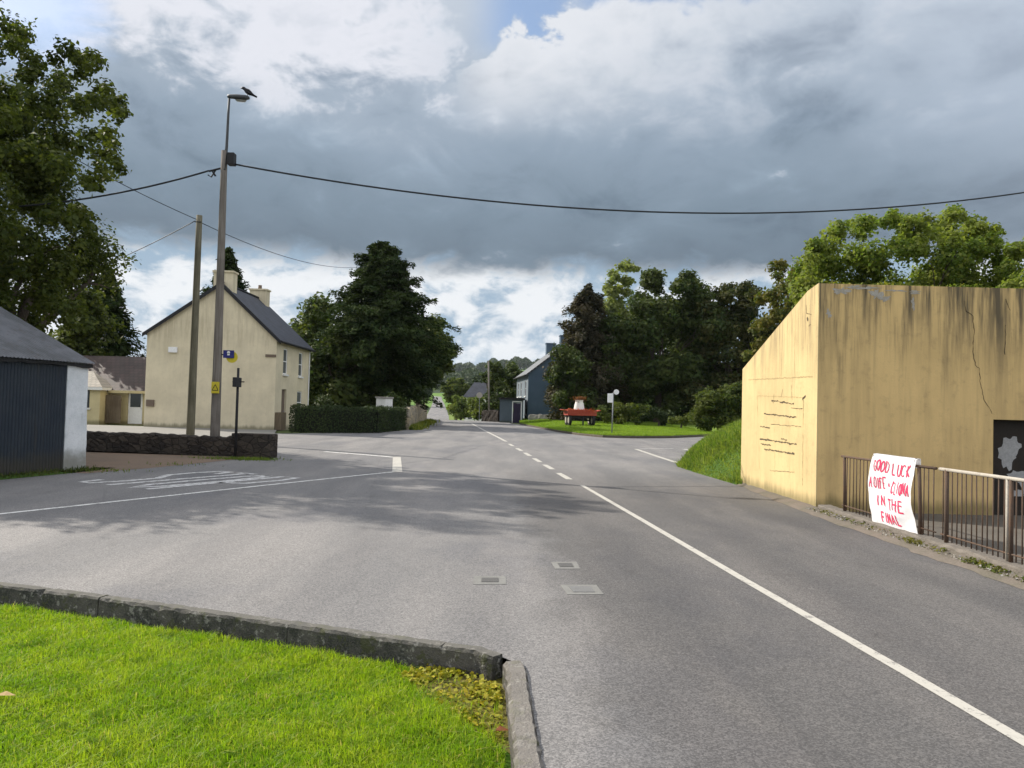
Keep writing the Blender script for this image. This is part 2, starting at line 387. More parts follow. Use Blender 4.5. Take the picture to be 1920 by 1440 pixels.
def mk_plaster(name, col, stain, streak=0.0, top=4.0, depth=2.2, scuff=0.0, sscale=1.0, edge=0.0):
    m, n = newmat(name); p = n.pos(); x, y, z = n.sep(p)
    big = n.noise(p, 0.8, 5, 0.6); fine = n.noise(p, 35, 4, 0.65)
    c = n.mix(n.ss(big, 0.3, 0.7), col, tuple(v * 0.84 for v in col))
    c = n.mix(n.m('MULTIPLY', n.ss(n.noise(p, 6, 4, 0.7), 0.5, 0.75), 0.22), c, stain)
    if streak:
        sv = n.mapv(p, (1, 1, 0.07)); a = n.noise(sv, 4.5 * sscale, 4, 0.65); b = n.noise(sv, 16 * sscale, 3, 0.6)
        reach = n.m('ADD', n.m('MULTIPLY', n.noise(n.mapv(p, (1, 1, 0.0)), 2.2 * sscale, 3), depth * 2), -depth * 0.4)
        fall = n.ss(n.m('SUBTRACT', top, z), n.m('MAXIMUM', reach, 0.35), 0.0)
        s = n.m('MULTIPLY', n.ss(n.m('ADD', n.m('MULTIPLY', a, 0.65), n.m('MULTIPLY', b, 0.35)), 0.40, 0.66), n.m('ADD', 0.24, fall))
        c = n.mix(n.m('MULTIPLY', s, streak, clamp=True), c, stain)
        alg = n.m('MULTIPLY', n.ss(n.m('ADD', z, n.m('MULTIPLY', a, -0.35)), 0.12, -0.12), 0.6)
        c = n.mix(alg, c, (0.05, 0.055, 0.02))
    if scuff:
        t = n.noise(n.mapv(p, (1.0, 1, 1.5), (2, 4, 1)), 3.4, 3, 0.55)
        k = n.m('MULTIPLY', n.ss(t, 0.60, 0.625), n.m('MULTIPLY', n.ss(z, top - 0.75, top - 0.35), scuff))
        c = n.mix(k, c, (0.46, 0.45, 0.44))
    n.out(n.pbr(c, 0.9, n.bump(n.m('ADD', fine, n.m('MULTIPLY', big, 2.0)), 0.35, 0.012), 0.2)); return m
YEL = (0.64, 0.455, 0.205)
M['yellow'] = mk_plaster('yellow_painted_render', YEL, (0.12, 0.096, 0.06), 0.95, 3.89, 3.0, 0.0)
M['yellow_side'] = mk_plaster('yellow_painted_render_side', (0.60, 0.465, 0.235), (0.22, 0.165, 0.10), 0.6, 3.3, 1.8, 0.0, 1.6)
M['cream'] = mk_plaster('cream_render', (0.68, 0.60, 0.43), (0.40, 0.34, 0.23), 0.5, 5.5, 2.2)
M['cream_b'] = mk_plaster('cream_render_bungalow', (0.56, 0.48, 0.28), (0.4, 0.34, 0.2), 0.25, 2.3, 1.0)
M['bluewall'] = mk_plaster('slate_blue_render', (0.085, 0.125, 0.175), (0.06, 0.085, 0.11), 0.3, 5.5, 1.5)
M['blue_sunlit'] = mk_plaster('sunlit_blue_render', (0.15, 0.18, 0.205), (0.13, 0.15, 0.17), 0.3, 5.5, 1.5)  # paler copy of the blue render: sun on the front put into the colour
def mk_dirty(name, col, col2, dirt, rough, rust, metal=0.0, bmp=.5):
    m, n = newmat(name); p = n.pos(); x, y, z = n.sep(p)
    f = n.noise(p, 2.2, 5, .65); g = n.noise(p, 28, 4, .65)
    c = n.mix(n.ss(f, .35, .68), col, col2); c = n.mix(n.m('MULTIPLY', n.ss(g, .45, .7), .3), c, tuple(v * .7 for v in col))
    lowz = n.ss(n.m('ADD', z, n.m('MULTIPLY', f, -.5)), .28, -.12); c = n.mix(n.m('MULTIPLY', lowz, .75), c, dirt)
    st = n.ss(n.noise(n.mapv(p, (1, 1, .12)), 6, 4, .65), .55, .72); c = n.mix(n.m('MULTIPLY', st, rust), c, dirt)
    n.out(n.pbr(c, rough, n.bump(g, bmp, .02), .25, metal)); return m
M['whitewash'] = mk_dirty('whitewash', (0.72, 0.74, 0.76), (0.58, 0.61, 0.63), (0.16, 0.15, 0.11), .9, .25, 0, .9)
M['navy'] = mk_dirty('navy_corrugated_paint', (0.017, 0.025, 0.037), (0.024, 0.032, 0.042), (0.045, 0.04, 0.03), .55, .45, 0, .15)
M['tin'] = mk_dirty('weathered_tin', (0.13, 0.135, 0.15), (0.075, 0.08, 0.085), (0.075, 0.06, 0.05), .55, .6, .2, .15)
M['concrete'] = weathered('concrete', (0.30, 0.285, 0.26), (0.13, 0.125, 0.11), 0.95, 4, 60, 0.9, 0.8)
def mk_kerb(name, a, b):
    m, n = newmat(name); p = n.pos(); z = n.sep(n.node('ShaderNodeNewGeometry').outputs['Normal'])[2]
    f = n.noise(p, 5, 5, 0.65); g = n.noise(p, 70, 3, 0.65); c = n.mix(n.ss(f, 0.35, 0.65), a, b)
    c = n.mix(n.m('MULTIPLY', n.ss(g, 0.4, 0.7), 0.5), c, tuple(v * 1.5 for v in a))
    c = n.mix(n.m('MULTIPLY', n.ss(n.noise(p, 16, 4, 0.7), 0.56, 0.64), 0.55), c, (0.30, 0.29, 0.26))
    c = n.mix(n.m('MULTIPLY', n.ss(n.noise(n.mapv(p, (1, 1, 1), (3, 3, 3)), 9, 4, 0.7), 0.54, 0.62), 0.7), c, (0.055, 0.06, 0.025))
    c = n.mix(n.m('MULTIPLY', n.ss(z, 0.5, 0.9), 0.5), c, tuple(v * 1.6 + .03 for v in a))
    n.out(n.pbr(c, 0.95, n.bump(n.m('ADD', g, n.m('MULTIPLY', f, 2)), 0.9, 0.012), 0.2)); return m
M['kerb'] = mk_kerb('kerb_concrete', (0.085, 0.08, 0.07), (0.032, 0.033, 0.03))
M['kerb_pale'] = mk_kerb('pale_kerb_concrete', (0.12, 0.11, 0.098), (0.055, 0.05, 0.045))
M['dark'] = weathered('dark_trim', (0.02, 0.02, 0.022), None, 0.6)
M['steel'] = weathered('grey_steel', (0.22, 0.23, 0.24), (0.14, 0.14, 0.14), 0.5, 3, 30, 0.6, 0.1, 0.5)
M['dsteel'] = weathered('dark_grey_steel', (0.06, 0.065, 0.07), None, 0.6, 3, 30, 0.6, 0.1, 0.3)
M['rust'] = weathered('rusty_steel', (0.085, 0.06, 0.045), (0.14, 0.07, 0.035), 0.85, 9, 60, 0.8, 0.5)
M['palepipe'] = weathered('pale_galvanised', (0.38, 0.35, 0.30), (0.17, 0.14, 0.11), 0.6, 8, 50, 0.7, 0.2)
M['wood'] = None
def mk_wood(name, a, b, ring=(1, 1, 0.05)):
    m, n = newmat(name); p = n.pos()
    g = n.noise(n.mapv(p, ring), 22, 5, 0.65); h = n.noise(p, 0.9, 4)
    c = n.mix(n.ss(g, 0.35, 0.7), a, b); c = n.mix(n.m('MULTIPLY', n.ss(h, 0.45, 0.7), 0.6), c, tuple(v * 0.6 for v in a))
    n.out(n.pbr(c, 0.9, n.bump(g, 0.5, 0.01), 0.15)); return m
M['wood'] = mk_wood('weathered_pole_wood', (0.14, 0.122, 0.105), (0.22, 0.20, 0.178))
M['wood_green'] = mk_wood('mossy_pole_wood', (0.11, 0.102, 0.07), (0.18, 0.165, 0.118))
M['bark'] = mk_wood('bark', (0.06, 0.048, 0.038), (0.11, 0.09, 0.07), (1, 1, 0.25))
M['gatewood'] = mk_wood('brown_gate_boards', (0.12, 0.09, 0.06), (0.2, 0.16, 0.11))
M['cable'] = weathered('cable_black', (0.02, 0.022, 0.025), None, 0.6)
M['white'] = weathered('white_paint', (0.78, 0.78, 0.77), (0.66, 0.66, 0.64), 0.6, 4, 30, 0.4, 0.05)
M['sillstone'] = weathered('white_sill', (0.7, 0.69, 0.66), None, 0.8)
M['purple'] = weathered('dark_purple_paint', (0.028, 0.018, 0.05), None, 0.4)
M['red'] = weathered('faded_red_paint', (0.30, 0.042, 0.026), (0.42, 0.11, 0.055), 0.6, 6, 40, 0.8, 0.1)
M['tyre'] = weathered('tyre_rubber', (0.02, 0.02, 0.02), None, 0.9)
M['blue_sign'] = weathered('blue_enamel', (0.02, 0.022, 0.15), None, 0.4)
M['yellow_sign'] = weathered('yellow_plate', (0.55, 0.45, 0.03), None, 0.5)
M['brownbox'] = weathered('brown_box', (0.16, 0.12, 0.09), None, 0.7)
M['feather'] = weathered('black_feathers', (0.012, 0.012, 0.014), None, 0.5)
def mk_glass(name, c=(0.03, 0.035, 0.04)):
    m, n = newmat(name); n.out(n.pbr(c, 0.08, None, 0.6)); return m
M['glass'] = mk_glass('window_glass')
M['glass_mid'] = mk_glass('window_glass_mid', (0.13, 0.14, 0.14))  # mid-grey pane colour, paler than the plain glass
M['glass_pale'] = mk_glass('window_glass_curtained', (0.3, 0.3, 0.29))
def mk_tiles(name, a, b, rows, cols=3.0):
    m, n = newmat(name); o = n.node('ShaderNodeUVMap').outputs[0]
    br = n.node('ShaderNodeTexBrick'); n.put(br.inputs['Vector'], o); br.inputs['Scale'].default_value = 1
    br.inputs['Brick Width'].default_value = 1 / cols; br.inputs['Row Height'].default_value = 1 / rows
    br.inputs['Mortar Size'].default_value = 0.018; br.inputs['Mortar Smooth'].default_value = 0.3
    n.put(br.inputs['Color1'], a); n.put(br.inputs['Color2'], b); n.put(br.inputs['Mortar'], tuple(v * 0.35 for v in a))
    p = n.pos(); c = n.mix(n.ss(n.noise(p, 1.3, 4), 0.4, 0.7), br.outputs[0], n.mix(1.0, br.outputs[0], (0.75, 0.72, 0.7), 'MULTIPLY'))
    n.out(n.pbr(c, 0.65, n.bump(br.outputs[1], -0.5, 0.02), 0.3)); return m
M['slate'] = mk_tiles('blue_slate', (0.042, 0.047, 0.062), (0.06, 0.064, 0.08), 4.5, 3.4)
M['slate_pale'] = mk_tiles('pale_slate', (0.12, 0.13, 0.14), (0.15, 0.16, 0.17), 4.5, 3.4)
M['browntile'] = mk_tiles('brown_concrete_tile', (0.05, 0.037, 0.031), (0.07, 0.047, 0.04), 3.0, 3.4)
M['paletile'] = mk_tiles('pale_weathered_tile', (0.21, 0.185, 0.145), (0.25, 0.22, 0.175), 3.0, 3.4)
def mk_rubble(name, a, b, mort, s=3.2):
    m, n = newmat(name); p = n.pos()
    pv = n.mapv(p, (1, 1, 1.7)); w = n.noise(pv, 3, 3)
    pv = n.mix(0.08, pv, n.node('ShaderNodeTexNoise').outputs[1])
    col = n.vor(pv, s, 'F1', 'Color'); e = n.vor(pv, s, 'DISTANCE_TO_EDGE')
    r = n.sep(col)[0]; g = n.noise(p, 25, 4, 0.7)
    c = n.mix(r, a, b); c = n.mix(n.m('MULTIPLY', n.ss(g, 0.4, 0.7), 0.5), c, tuple(v * 0.55 for v in a))
    c = n.mix(n.m('MULTIPLY', n.ss(e, 0.06, 0.0), 0.7), c, mort)
    h = n.m('ADD', n.ss(e, 0.0, 0.09), n.m('MULTIPLY', g, 0.3))
    n.out(n.pbr(c, 0.95, n.bump(h, 0.8, 0.04), 0.15)); return m
M['rubble_dark'] = mk_rubble('dark_rubble_stone', (0.035, 0.03, 0.027), (0.075, 0.062, 0.05), (0.022, 0.02, 0.018), 4.2)
M['rubble_pale'] = mk_rubble('pale_field_stone', (0.27, 0.24, 0.19), (0.40, 0.33, 0.21), (0.12, 0.11, 0.08), 1.6)
M['churn'] = weathered('white_enamel_churn', (0.74, 0.72, 0.68), (0.6, 0.55, 0.5), 0.5, 4, 30, 0.4, 0.05)
M['door_dark'] = weathered('dark_rusty_door', (0.018, 0.015, 0.012), (0.035, 0.022, 0.014), 0.7, 3, 30, 0.8, 0.2)
M['splash'] = weathered('pale_grey_splash', (0.30, 0.30, 0.295), (0.22, 0.22, 0.225), 0.8, 6, 30, 0.6, 0.1)
def mk_banner():
    m, n = newmat('banner_sheet'); p = n.pos()
    c = n.mix(n.ss(n.noise(p, 5, 4), 0.4, 0.7), (0.88, 0.87, 0.88), (0.80, 0.79, 0.82))
    d = n.pbr(c, 0.7, n.bump(n.noise(p, 7, 3), 0.4, 0.02), 0.2)
    t = n.node('ShaderNodeBsdfTranslucent'); n.put(t.inputs[0], (0.85, 0.83, 0.8))
    mx = n.node('ShaderNodeMixShader'); mx.inputs[0].default_value = 0.35
    n.l.new(d, mx.inputs[1]); n.l.new(t.outputs[0], mx.inputs[2]); n.out(mx.outputs[0]); return m
M['banner'] = mk_banner()
M['redpaint'] = weathered('red_hand_lettering', (0.62, 0.03, 0.10), (0.5, 0.05, 0.11), 0.7, 12, 60, 0.6, 0.1)

L = {}
L['syc'] = leafmat('sycamore_leaves', (0.048, 0.066, 0.016), (0.09, 0.105, 0.02), (0.022, 0.032, 0.010), 0.32)
L['bright'] = leafmat('sunlit_leaves', (0.115, 0.165, 0.032), (0.18, 0.20, 0.045), (0.055, 0.085, 0.02), 0.4)
L['dark'] = leafmat('dark_leaves', (0.038, 0.062, 0.018), (0.07, 0.085, 0.022), (0.018, 0.031, 0.011), 0.26)
L['russet'] = leafmat('russet_green_leaves', (0.075, 0.095, 0.022), (0.135, 0.11, 0.03), (0.035, 0.05, 0.015), 0.3)
L['purple'] = leafmat('bronze_dark_leaves', (0.036, 0.038, 0.022), (0.075, 0.06, 0.035), (0.018, 0.022, 0.014), 0.2)
L['cyp'] = leafmat('cypress_fronds', (0.024, 0.042, 0.015), (0.045, 0.062, 0.018), (0.010, 0.019, 0.009), 0.14, 0.8, 0.04)
L['shrubdark'] = leafmat('yellow_green_leaves', (0.05, 0.075, 0.018), (0.10, 0.115, 0.022), (0.022, 0.036, 0.012), 0.3)
L['darkrust'] = leafmat('dark_rusty_leaves', (0.040, 0.056, 0.017), (0.075, 0.068, 0.022), (0.02, 0.03, 0.011), 0.26)
L['hedge'] = leafmat('hedge_leaves', (0.028, 0.045, 0.018), (0.05, 0.07, 0.022), (0.015, 0.025, 0.011), 0.15)
L['shrub'] = leafmat('shrub_leaves', (0.055, 0.085, 0.025), (0.11, 0.13, 0.03), (0.025, 0.04, 0.015), 0.3)
L['hedgerow'] = leafmat('hedgerow_leaves', (0.095, 0.135, 0.03), (0.15, 0.17, 0.04), (0.05, 0.07, 0.02), 0.3)
L['far'] = leafmat('far_leaves', (0.04, 0.06, 0.03), (0.06, 0.08, 0.035), (0.025, 0.04, 0.022), 0.1)
L['grass'] = leafmat('grass_blades', (0.215, 0.315, 0.012), (0.30, 0.37, 0.025), (0.115, 0.205, 0.012), 0.45, 0.5)
L['grassfar'] = leafmat('far_grass_blades', (0.15, 0.235, 0.03), (0.2, 0.27, 0.04), (0.09, 0.15, 0.02), 0.4, 0.5)
L['grassdull'] = leafmat('rough_grass_blades', (0.085, 0.145, 0.02), (0.15, 0.18, 0.035), (0.04, 0.08, 0.014), 0.4, 0.5)
L['grassbank'] = leafmat('bank_grass_blades', (0.125, 0.19, 0.03), (0.22, 0.25, 0.06), (0.05, 0.10, 0.016), 0.42, 0.5)
L['grassdark'] = leafmat('dull_grass_blades', (0.05, 0.075, 0.018), (0.09, 0.10, 0.03), (0.03, 0.045, 0.012), 0.3, 0.6)
L['weed'] = leafmat('weed_leaves', (0.09, 0.14, 0.02), (0.2, 0.19, 0.03), (0.05, 0.07, 0.015), 0.3)
L['vweed'] = leafmat('verge_weed_leaves', (0.08, 0.10, 0.02), (0.17, 0.15, 0.04), (0.05, 0.045, 0.02), 0.3)
L['mossc'] = leafmat('moss_tufts', (0.22, 0.22, 0.02), (0.34, 0.27, 0.02), (0.11, 0.12, 0.02), 0.2)
L['poplar'] = leafmat('pale_airy_leaves', (0.15, 0.185, 0.06), (0.2, 0.215, 0.08), (0.08, 0.11, 0.035), 0.4)
L['brown'] = leafmat('brown_dry_plants', (0.10, 0.06, 0.03), (0.2, 0.07, 0.03), (0.05, 0.035, 0.02), 0.3)

def lawnmat():
    m, n = newmat('lawn_blades'); p = n.pos(); r = n.island()
    c = n.mix(n.ss(n.noise(p, 2.2, 4, 0.65), 0.38, 0.62), (0.17, 0.285, 0.010), (0.27, 0.36, 0.018))
    c = n.mix(n.m('MULTIPLY', n.ss(n.noise(n.mapv(p, (1, 1, 1), (4, 7, 0)), 5.0, 3, 0.6), 0.56, 0.68), 0.75), c, (0.08, 0.155, 0.012))
    c = n.mix(n.ss(r, 0.78, 1.0), c, (0.36, 0.37, 0.06)); c = n.mix(n.ss(r, 0.3, 0.0), c, (0.10, 0.19, 0.012))
    c = n.mix(n.ss(r, 0.985, 0.99), c, (0.42, 0.34, 0.16))
    d = n.pbr(c, 0.5, None, 0.15); t = n.node('ShaderNodeBsdfTranslucent'); n.put(t.inputs[0], n.mix(1.0, c, (1.4, 1.5, 0.7), 'MULTIPLY'))
    mx = n.node('ShaderNodeMixShader'); mx.inputs[0].default_value = 0.45
    n.l.new(d, mx.inputs[1]); n.l.new(t.outputs[0], mx.inputs[2]); n.out(mx.outputs[0]); return m
L['lawn'] = lawnmat()

# ------------------------------------------------------------------ vegetation
def unit(v): return v / np.maximum(np.linalg.norm(v, axis=1, keepdims=True), 1e-9)
def leaf_geo(C, N, size, aspect=0.62, D=None, R=None):
    R = R or rng
    n = len(C)
    if D is None: D = R.normal(size=(n, 3))
    N = unit(N); D = unit(D - N * np.sum(D * N, 1, keepdims=True)); S = np.cross(N, D)
    s = size[:, None]; fold = N * s * 0.12
    V = np.stack([C - D * s * 0.5, C + S * s * aspect * 0.5 + fold - D * s * 0.05, C + D * s * 0.5, C - S * s * aspect * 0.5 + fold - D * s * 0.05], 1).reshape(-1, 3)
    return V
def quads(n): return np.arange(n * 4, dtype=np.int32).reshape(-1, 4)

def clump_leaves(lobes, per_m2, leaf, seed, flat=0.8, shell=0.45):
    R = np.random.default_rng(seed); Vs = []
    for (c, r) in lobes:
        n = int(per_m2 * r * r * 3.14)
        if n < 3: continue
        d = unit(R.normal(size=(n, 3))); rr = r * (R.random(n) ** shell)
        bump = 1 + 0.28 * np.sin(d[:, 0] * 5 + c[0] * 3) * np.sin(d[:, 1] * 6 + c[1]) + 0.2 * np.sin(d[:, 2] * 7 + c[2] * 2)
        C = np.array(c)[None] + d * (rr * bump)[:, None] * np.array([1, 1, flat])[None]
        N = unit(d * 0.7 + np.array([0, 0, 0.55])[None] + R.normal(size=(n, 3)) * 0.55)
        Vs.append(leaf_geo(C, N, leaf * (0.6 + 0.8 * R.random(n)), 0.7, None, R))
    return np.concatenate(Vs)

def limb(mb, a, b, r0, r1, seed, bend=0.12, n=6, sides=6):
    R = random.Random(seed); a, b = Vector(a), Vector(b); L_ = (b - a).length
    off = Vector((R.uniform(-1, 1), R.uniform(-1, 1), R.uniform(-0.2, 1.0))) * L_ * bend
    pts = []; rd = []
    for i in range(n + 1):
        t = i / n
        pts.append(a.lerp(b, t) + off * sin(pi * t) + Vector((R.uniform(-1, 1), R.uniform(-1, 1), R.uniform(-1, 1))) * L_ * 0.02 * (0 < i < n))
        rd.append(r0 + (r1 - r0) * t)
    mb.tube(pts, rd, sides); return pts

def broadleaf(name, label, cat, base, lobes, density, leaf, mat, trunk_r, fork, seed, group=None, limbs=14, flat=0.82, twigs=True):
    base = Vector(base)
    t = thing(name, label, cat, base, 0, group)
    tb = MB(); cen = Vector(np.mean([l[0] for l in lobes], axis=0)); fk = Vector(fork)
    tb.tube([base + Vector((0, 0, -0.2)), base + Vector((0, 0, 0.25)), base.lerp(fk, 0.5) + Vector((0.06, 0.04, 0)) * trunk_r * 6, fk], [trunk_r * 1.45, trunk_r * 1.1, trunk_r * 0.9, trunk_r * 0.75], 9)
    R = random.Random(seed); order = sorted(lobes, key=lambda l: -l[1])[:limbs]
    for i, (c, r) in enumerate(order):
        p = limb(tb, fk - Vector((0, 0, R.uniform(0, 0.5) * trunk_r * 4)), c, trunk_r * R.uniform(0.3, 0.55), trunk_r * 0.08, seed * 31 + i)
        if twigs:
            for k in range(3):
                d = Vector((R.gauss(0, 1), R.gauss(0, 1), R.gauss(0.3, 0.8))).normalized() * r * 0.85
                limb(tb, p[3 + k % 3], Vector(c) + d, trunk_r * 0.12, trunk_r * 0.03, seed * 77 + i * 3 + k, 0.1, 4, 5)
    tb.build('trunk', M['bark'], t, smooth=True, local=False)
    V = clump_leaves(lobes, density, leaf, seed, flat)
    V = V - np.array(base)[None]
    ob('crown', np_mesh('crown', V, quads(len(V) // 4)), mat, t)
    return t

def px_lobes(spec, D, spread, seed, k=3, rs=0.62):
    """lobes given as (px, py, radius px) around depth D, each broken into k smaller ones through the depth"""
    R = random.Random(seed); out = []
    for (x, y, r) in spec:
        rm = r / F * D
        for j in range(k):
            a = R.uniform(0, 2 * pi); q = R.uniform(0.25, 0.62) * r
            dd = D + R.uniform(-spread, spread)
            p = at(x + cos(a) * q, y + sin(a) * q * 0.9, dd)
            out.append(((p.x, p.y, p.z), rm * rs * R.uniform(0.75, 1.15)))
    return out

def env_lobes(cx, cy, z0, z1, R0, prof, n, seed, rc=0.3, squash=1.0):
    R = random.Random(seed); out = []
    for i in range(n):
        t = (i + R.random()) / n; t = t ** 0.85
        rad = R0 * prof(t); a = R.uniform(0, 2 * pi); q = rad * sqrt(R.uniform(0.15, 1.0))
        r = R0 * rc * R.uniform(0.7, 1.25)
        q = max(0, q - r * 0.55)
        out.append(((cx + cos(a) * q, cy + sin(a) * q * squash, z0 + (z1 - z0) * t - r * 0.3), r))
    out.append(((cx, cy, z1 - R0 * rc * 0.8), R0 * rc * 0.8))
    return out

def conifer(name, label, cat, base, H, R0, prof, mat, seed, nb=260, leaf=0.42, per=46, group=None, low=0.03, droop=0.25, tip=0.0, layer=0.0):
    base = Vector(base); t = thing(name, label, cat, base, 0, group)
    R = np.random.default_rng(seed); rd = random.Random(seed)
    tb = MB(); tb.tube([(0, 0, -0.2), (0.02 * H, 0, H * 0.4), (0.0, 0.01 * H, H * 0.97)], [H * 0.026, H * 0.016, 0.02], 8)
    Cs = []; Ns = []; Ds = []; Ss = []
    for i in range(nb):
        f = low + (1 - low) * ((i + rd.random()) / nb) ** 0.9
        a = rd.uniform(0, 2 * pi); Lb = R0 * prof(f) * (rd.uniform(0.62, 1.0) if rd.random() < .7 else rd.uniform(1.0, 1.28))
        z = f * H; out = np.array([cos(a), sin(a), 0.0])
        rise = rd.uniform(-0.15, 0.35) + 0.35 * f
        m = max(6, int(per * (Lb / R0 + 0.25)))
        s = R.random(m) ** 0.65
        P = out[None] * (s * Lb)[:, None]
        P[:, 2] = z + Lb * (rise * s - droop * 1.3 * s * s)
        side = np.array([-sin(a), cos(a), 0.0])
        wdt = (0.04 + 0.26 * (1 - s)) * Lb + 0.16
        P += side[None] * (R.uniform(-1, 1, m) * wdt)[:, None]
        P[:, 2] += R.normal(size=m) * (0.10 + 0.05 * Lb * (1 - layer)) - 0.08 * np.abs(R.normal(size=m))
        Cs.append(P); Ds.append(out[None] * 0.9 + R.normal(size=(m, 3)) * 0.55 + np.array([0, 0, -0.15])[None])
        Ns.append(np.array([0, 0, 0.9])[None] + out[None] * 0.35 + R.normal(size=(m, 3)) * 0.5); Ss.append(leaf * (0.55 + 0.9 * R.random(m)))
        if i % 3 == 0: tb.tube([(0, 0, z), tuple(out * Lb * 0.5 + np.array([0, 0, z + Lb * (rise * .5 - droop * .3)])), tuple(out * Lb * 0.9 + np.array([0, 0, z + Lb * (rise * 0.9 - droop)]))], [0.012 * H * (1.1 - f), 0.03, 0.012], 5)
    tb.build('trunk', M['bark'], t, smooth=True)
    C = np.concatenate(Cs); V = leaf_geo(C, np.concatenate(Ns), np.concatenate(Ss), 0.42, np.concatenate(Ds), R)
    ob('crown', np_mesh('crown', V, quads(len(V) // 4)), mat, t); return t

def blades(name, X, Y, Z, h, w, mat, seed, lean=0.45, parent=None):
    R = np.random.default_rng(seed); n = len(X)
    a = R.uniform(0, 2 * pi, n); S = np.stack([np.cos(a), np.sin(a), np.zeros(n)], 1)
    b = R.uniform(0, 2 * pi, n); Ln = np.stack([np.cos(b), np.sin(b), np.zeros(n)], 1) * (np.abs(R.normal(size=n)) * lean)[:, None]
    hh = (h * (0.5 + R.random(n)))[:, None]; B = np.stack([X, Y, Z], 1); Up = np.array([0, 0, 1.0])[None]
    ww = (w * (0.7 + 0.6 * R.random(n)))[:, None]
    p0 = B - S * ww * 0.5; p1 = B + S * ww * 0.5
    mid = B + Up * hh * 0.55 + Ln * hh * 0.3
    p2 = mid + S * ww * 0.42; p3 = mid - S * ww * 0.42
    tip = B + Up * hh * (1 - 0.25 * np.minimum(1, np.linalg.norm(Ln, axis=1, keepdims=True))) + Ln * hh
    t2 = tip + S * ww * 0.08; t3 = tip - S * ww * 0.08
    V = np.stack([p0, p1, p2, p3, t2, t3], 1).reshape(-1, 3)
    k = np.arange(n, dtype=np.int32)[:, None] * 6
    Fq = np.concatenate([k + np.array([[0, 1, 2, 3]]), k + np.array([[3, 2, 4, 5]])]).astype(np.int32)
    return ob(name, np_mesh(name, V, Fq), mat, parent)

# ------------------------------------------------------------------ ground, road, hills
def prof_z(y):
    ys = [-1e4, 88, 100, 130, 170, 250, 400, 600, 1000, 1500, 2300, 5000]; zs = [0, 0, -0.5, -2.6, -1.1, 1.0, 5.0, 14, 39, 67, 96, 120]
    return np.interp(y, ys, zs)
def ground_z(x, y):
    z = prof_z(y)
    far = np.clip((y - 350) / 900, 0, 1)
    z = z * (1 + far * (0.22 * np.sin(x / 330 + 0.8) + 0.12 * np.sin(x / 120)))
    z = z - 0.06 - 0.30 * np.clip((11.5 - y) / 3, 0, 1)
    return z
gx = np.concatenate([-np.geomspace(5000, 30, 40), np.linspace(-28, 28, 29), np.geomspace(30, 5000, 40)])
gy = np.concatenate([-np.geomspace(3000, 20, 16), np.linspace(-16, 130, 60), np.geomspace(135, 5500, 90)])
GX, GY = np.meshgrid(gx, gy); GZ = ground_z(GX, GY)
nx, ny = len(gx), len(gy)
idx = np.arange(nx * ny).reshape(ny, nx)
Fg = np.stack([idx[:-1, :-1], idx[:-1, 1:], idx[1:, 1:], idx[1:, :-1]], -1).reshape(-1, 4)
tag(ob('ground', np_mesh('ground', np.stack([GX, GY, GZ], -1).reshape(-1, 3), Fg), M['ground'], smooth=True), kind='structure')

KO = [gp(x, y) for x, y in [(-700, 1002), (0, 1096), (215, 1122), (560, 1171), (760, 1200), (905, 1219)]]   # road side of the long kerb
kc = gp(962, 1240)                                                                                      # its corner
KR = [gp(986, 1254), gp(1002, 1350), gp(1018, 1440)]
d = (KR[2] - KR[0]).normalized(); KR.append(KR[2] + d * 9)
lawn_back = [gp(x, y) for x, y in [(975, 796), (1010, 803), (1045, 810), (1085, 816), (1130, 820.5), (1190, 822), (1260, 821.5), (1335, 818)]]
LB = [Vector((p.x, p.y, 0)) for p in lawn_back] + [Vector((24, 45, 0)), Vector((60, 42, 0))]
road_pts = [KR[3], KR[2], KR[1], KR[0], kc] + KO[::-1] + [Vector((-30, 17, 0)), Vector((-30, 22, 0)), Vector((-11.2, 11, 0))] + \
    [gp(-5, 899), gp(110, 886), gp(160, 886), gp(300, 874), gp(440, 862), gp(512, 861), gp(514, 812.5), gp(540, 813), gp(750, 808), gp(775, 802), gp(800, 792)] + \
    [Vector((-9.6, 91, 0)), Vector((-0.6, 91, 0)), gp(958, 794)] + LB + [Vector((60, 34, 0)), Vector((14, 30, 0)), Vector((8, 28.3, 0)), gp(1284, 866), gp(1276, 874), gp(1300, 885), gp(1398, 914), gp(1530, 966), Vector((4.97, 7.4, 0)), Vector((5.0, -9, 0))]
road = sheet('road', road_pts, M['asphalt'], 0.0)
# the road beyond the crest
fr = MB(); cl = [(-5.1, 91, 9.0), (-8.5, 105, 7.0), (-12, 125, 5.6), (-15.6, 160, 5.4), (-17.2, 180, 5.3), (-22.8, 240, 5.0), (-29.5, 310, 4.8), (-38.5, 400, 4.6), (-46, 480, 4.5)]
V = []
for (x, y, w) in cl:
    z = float(prof_z(np.array(y))) - 0.004 + (0.02 if y > 92 else 0)
    V += [(x - w / 2, y, z), (x + w / 2, y, z)]
fr.add(V, [(2 * i, 2 * i + 1, 2 * i + 3, 2 * i + 2) for i in range(len(cl) - 1)])
tag(fr.build('far_road', M['asphalt']), kind='structure')

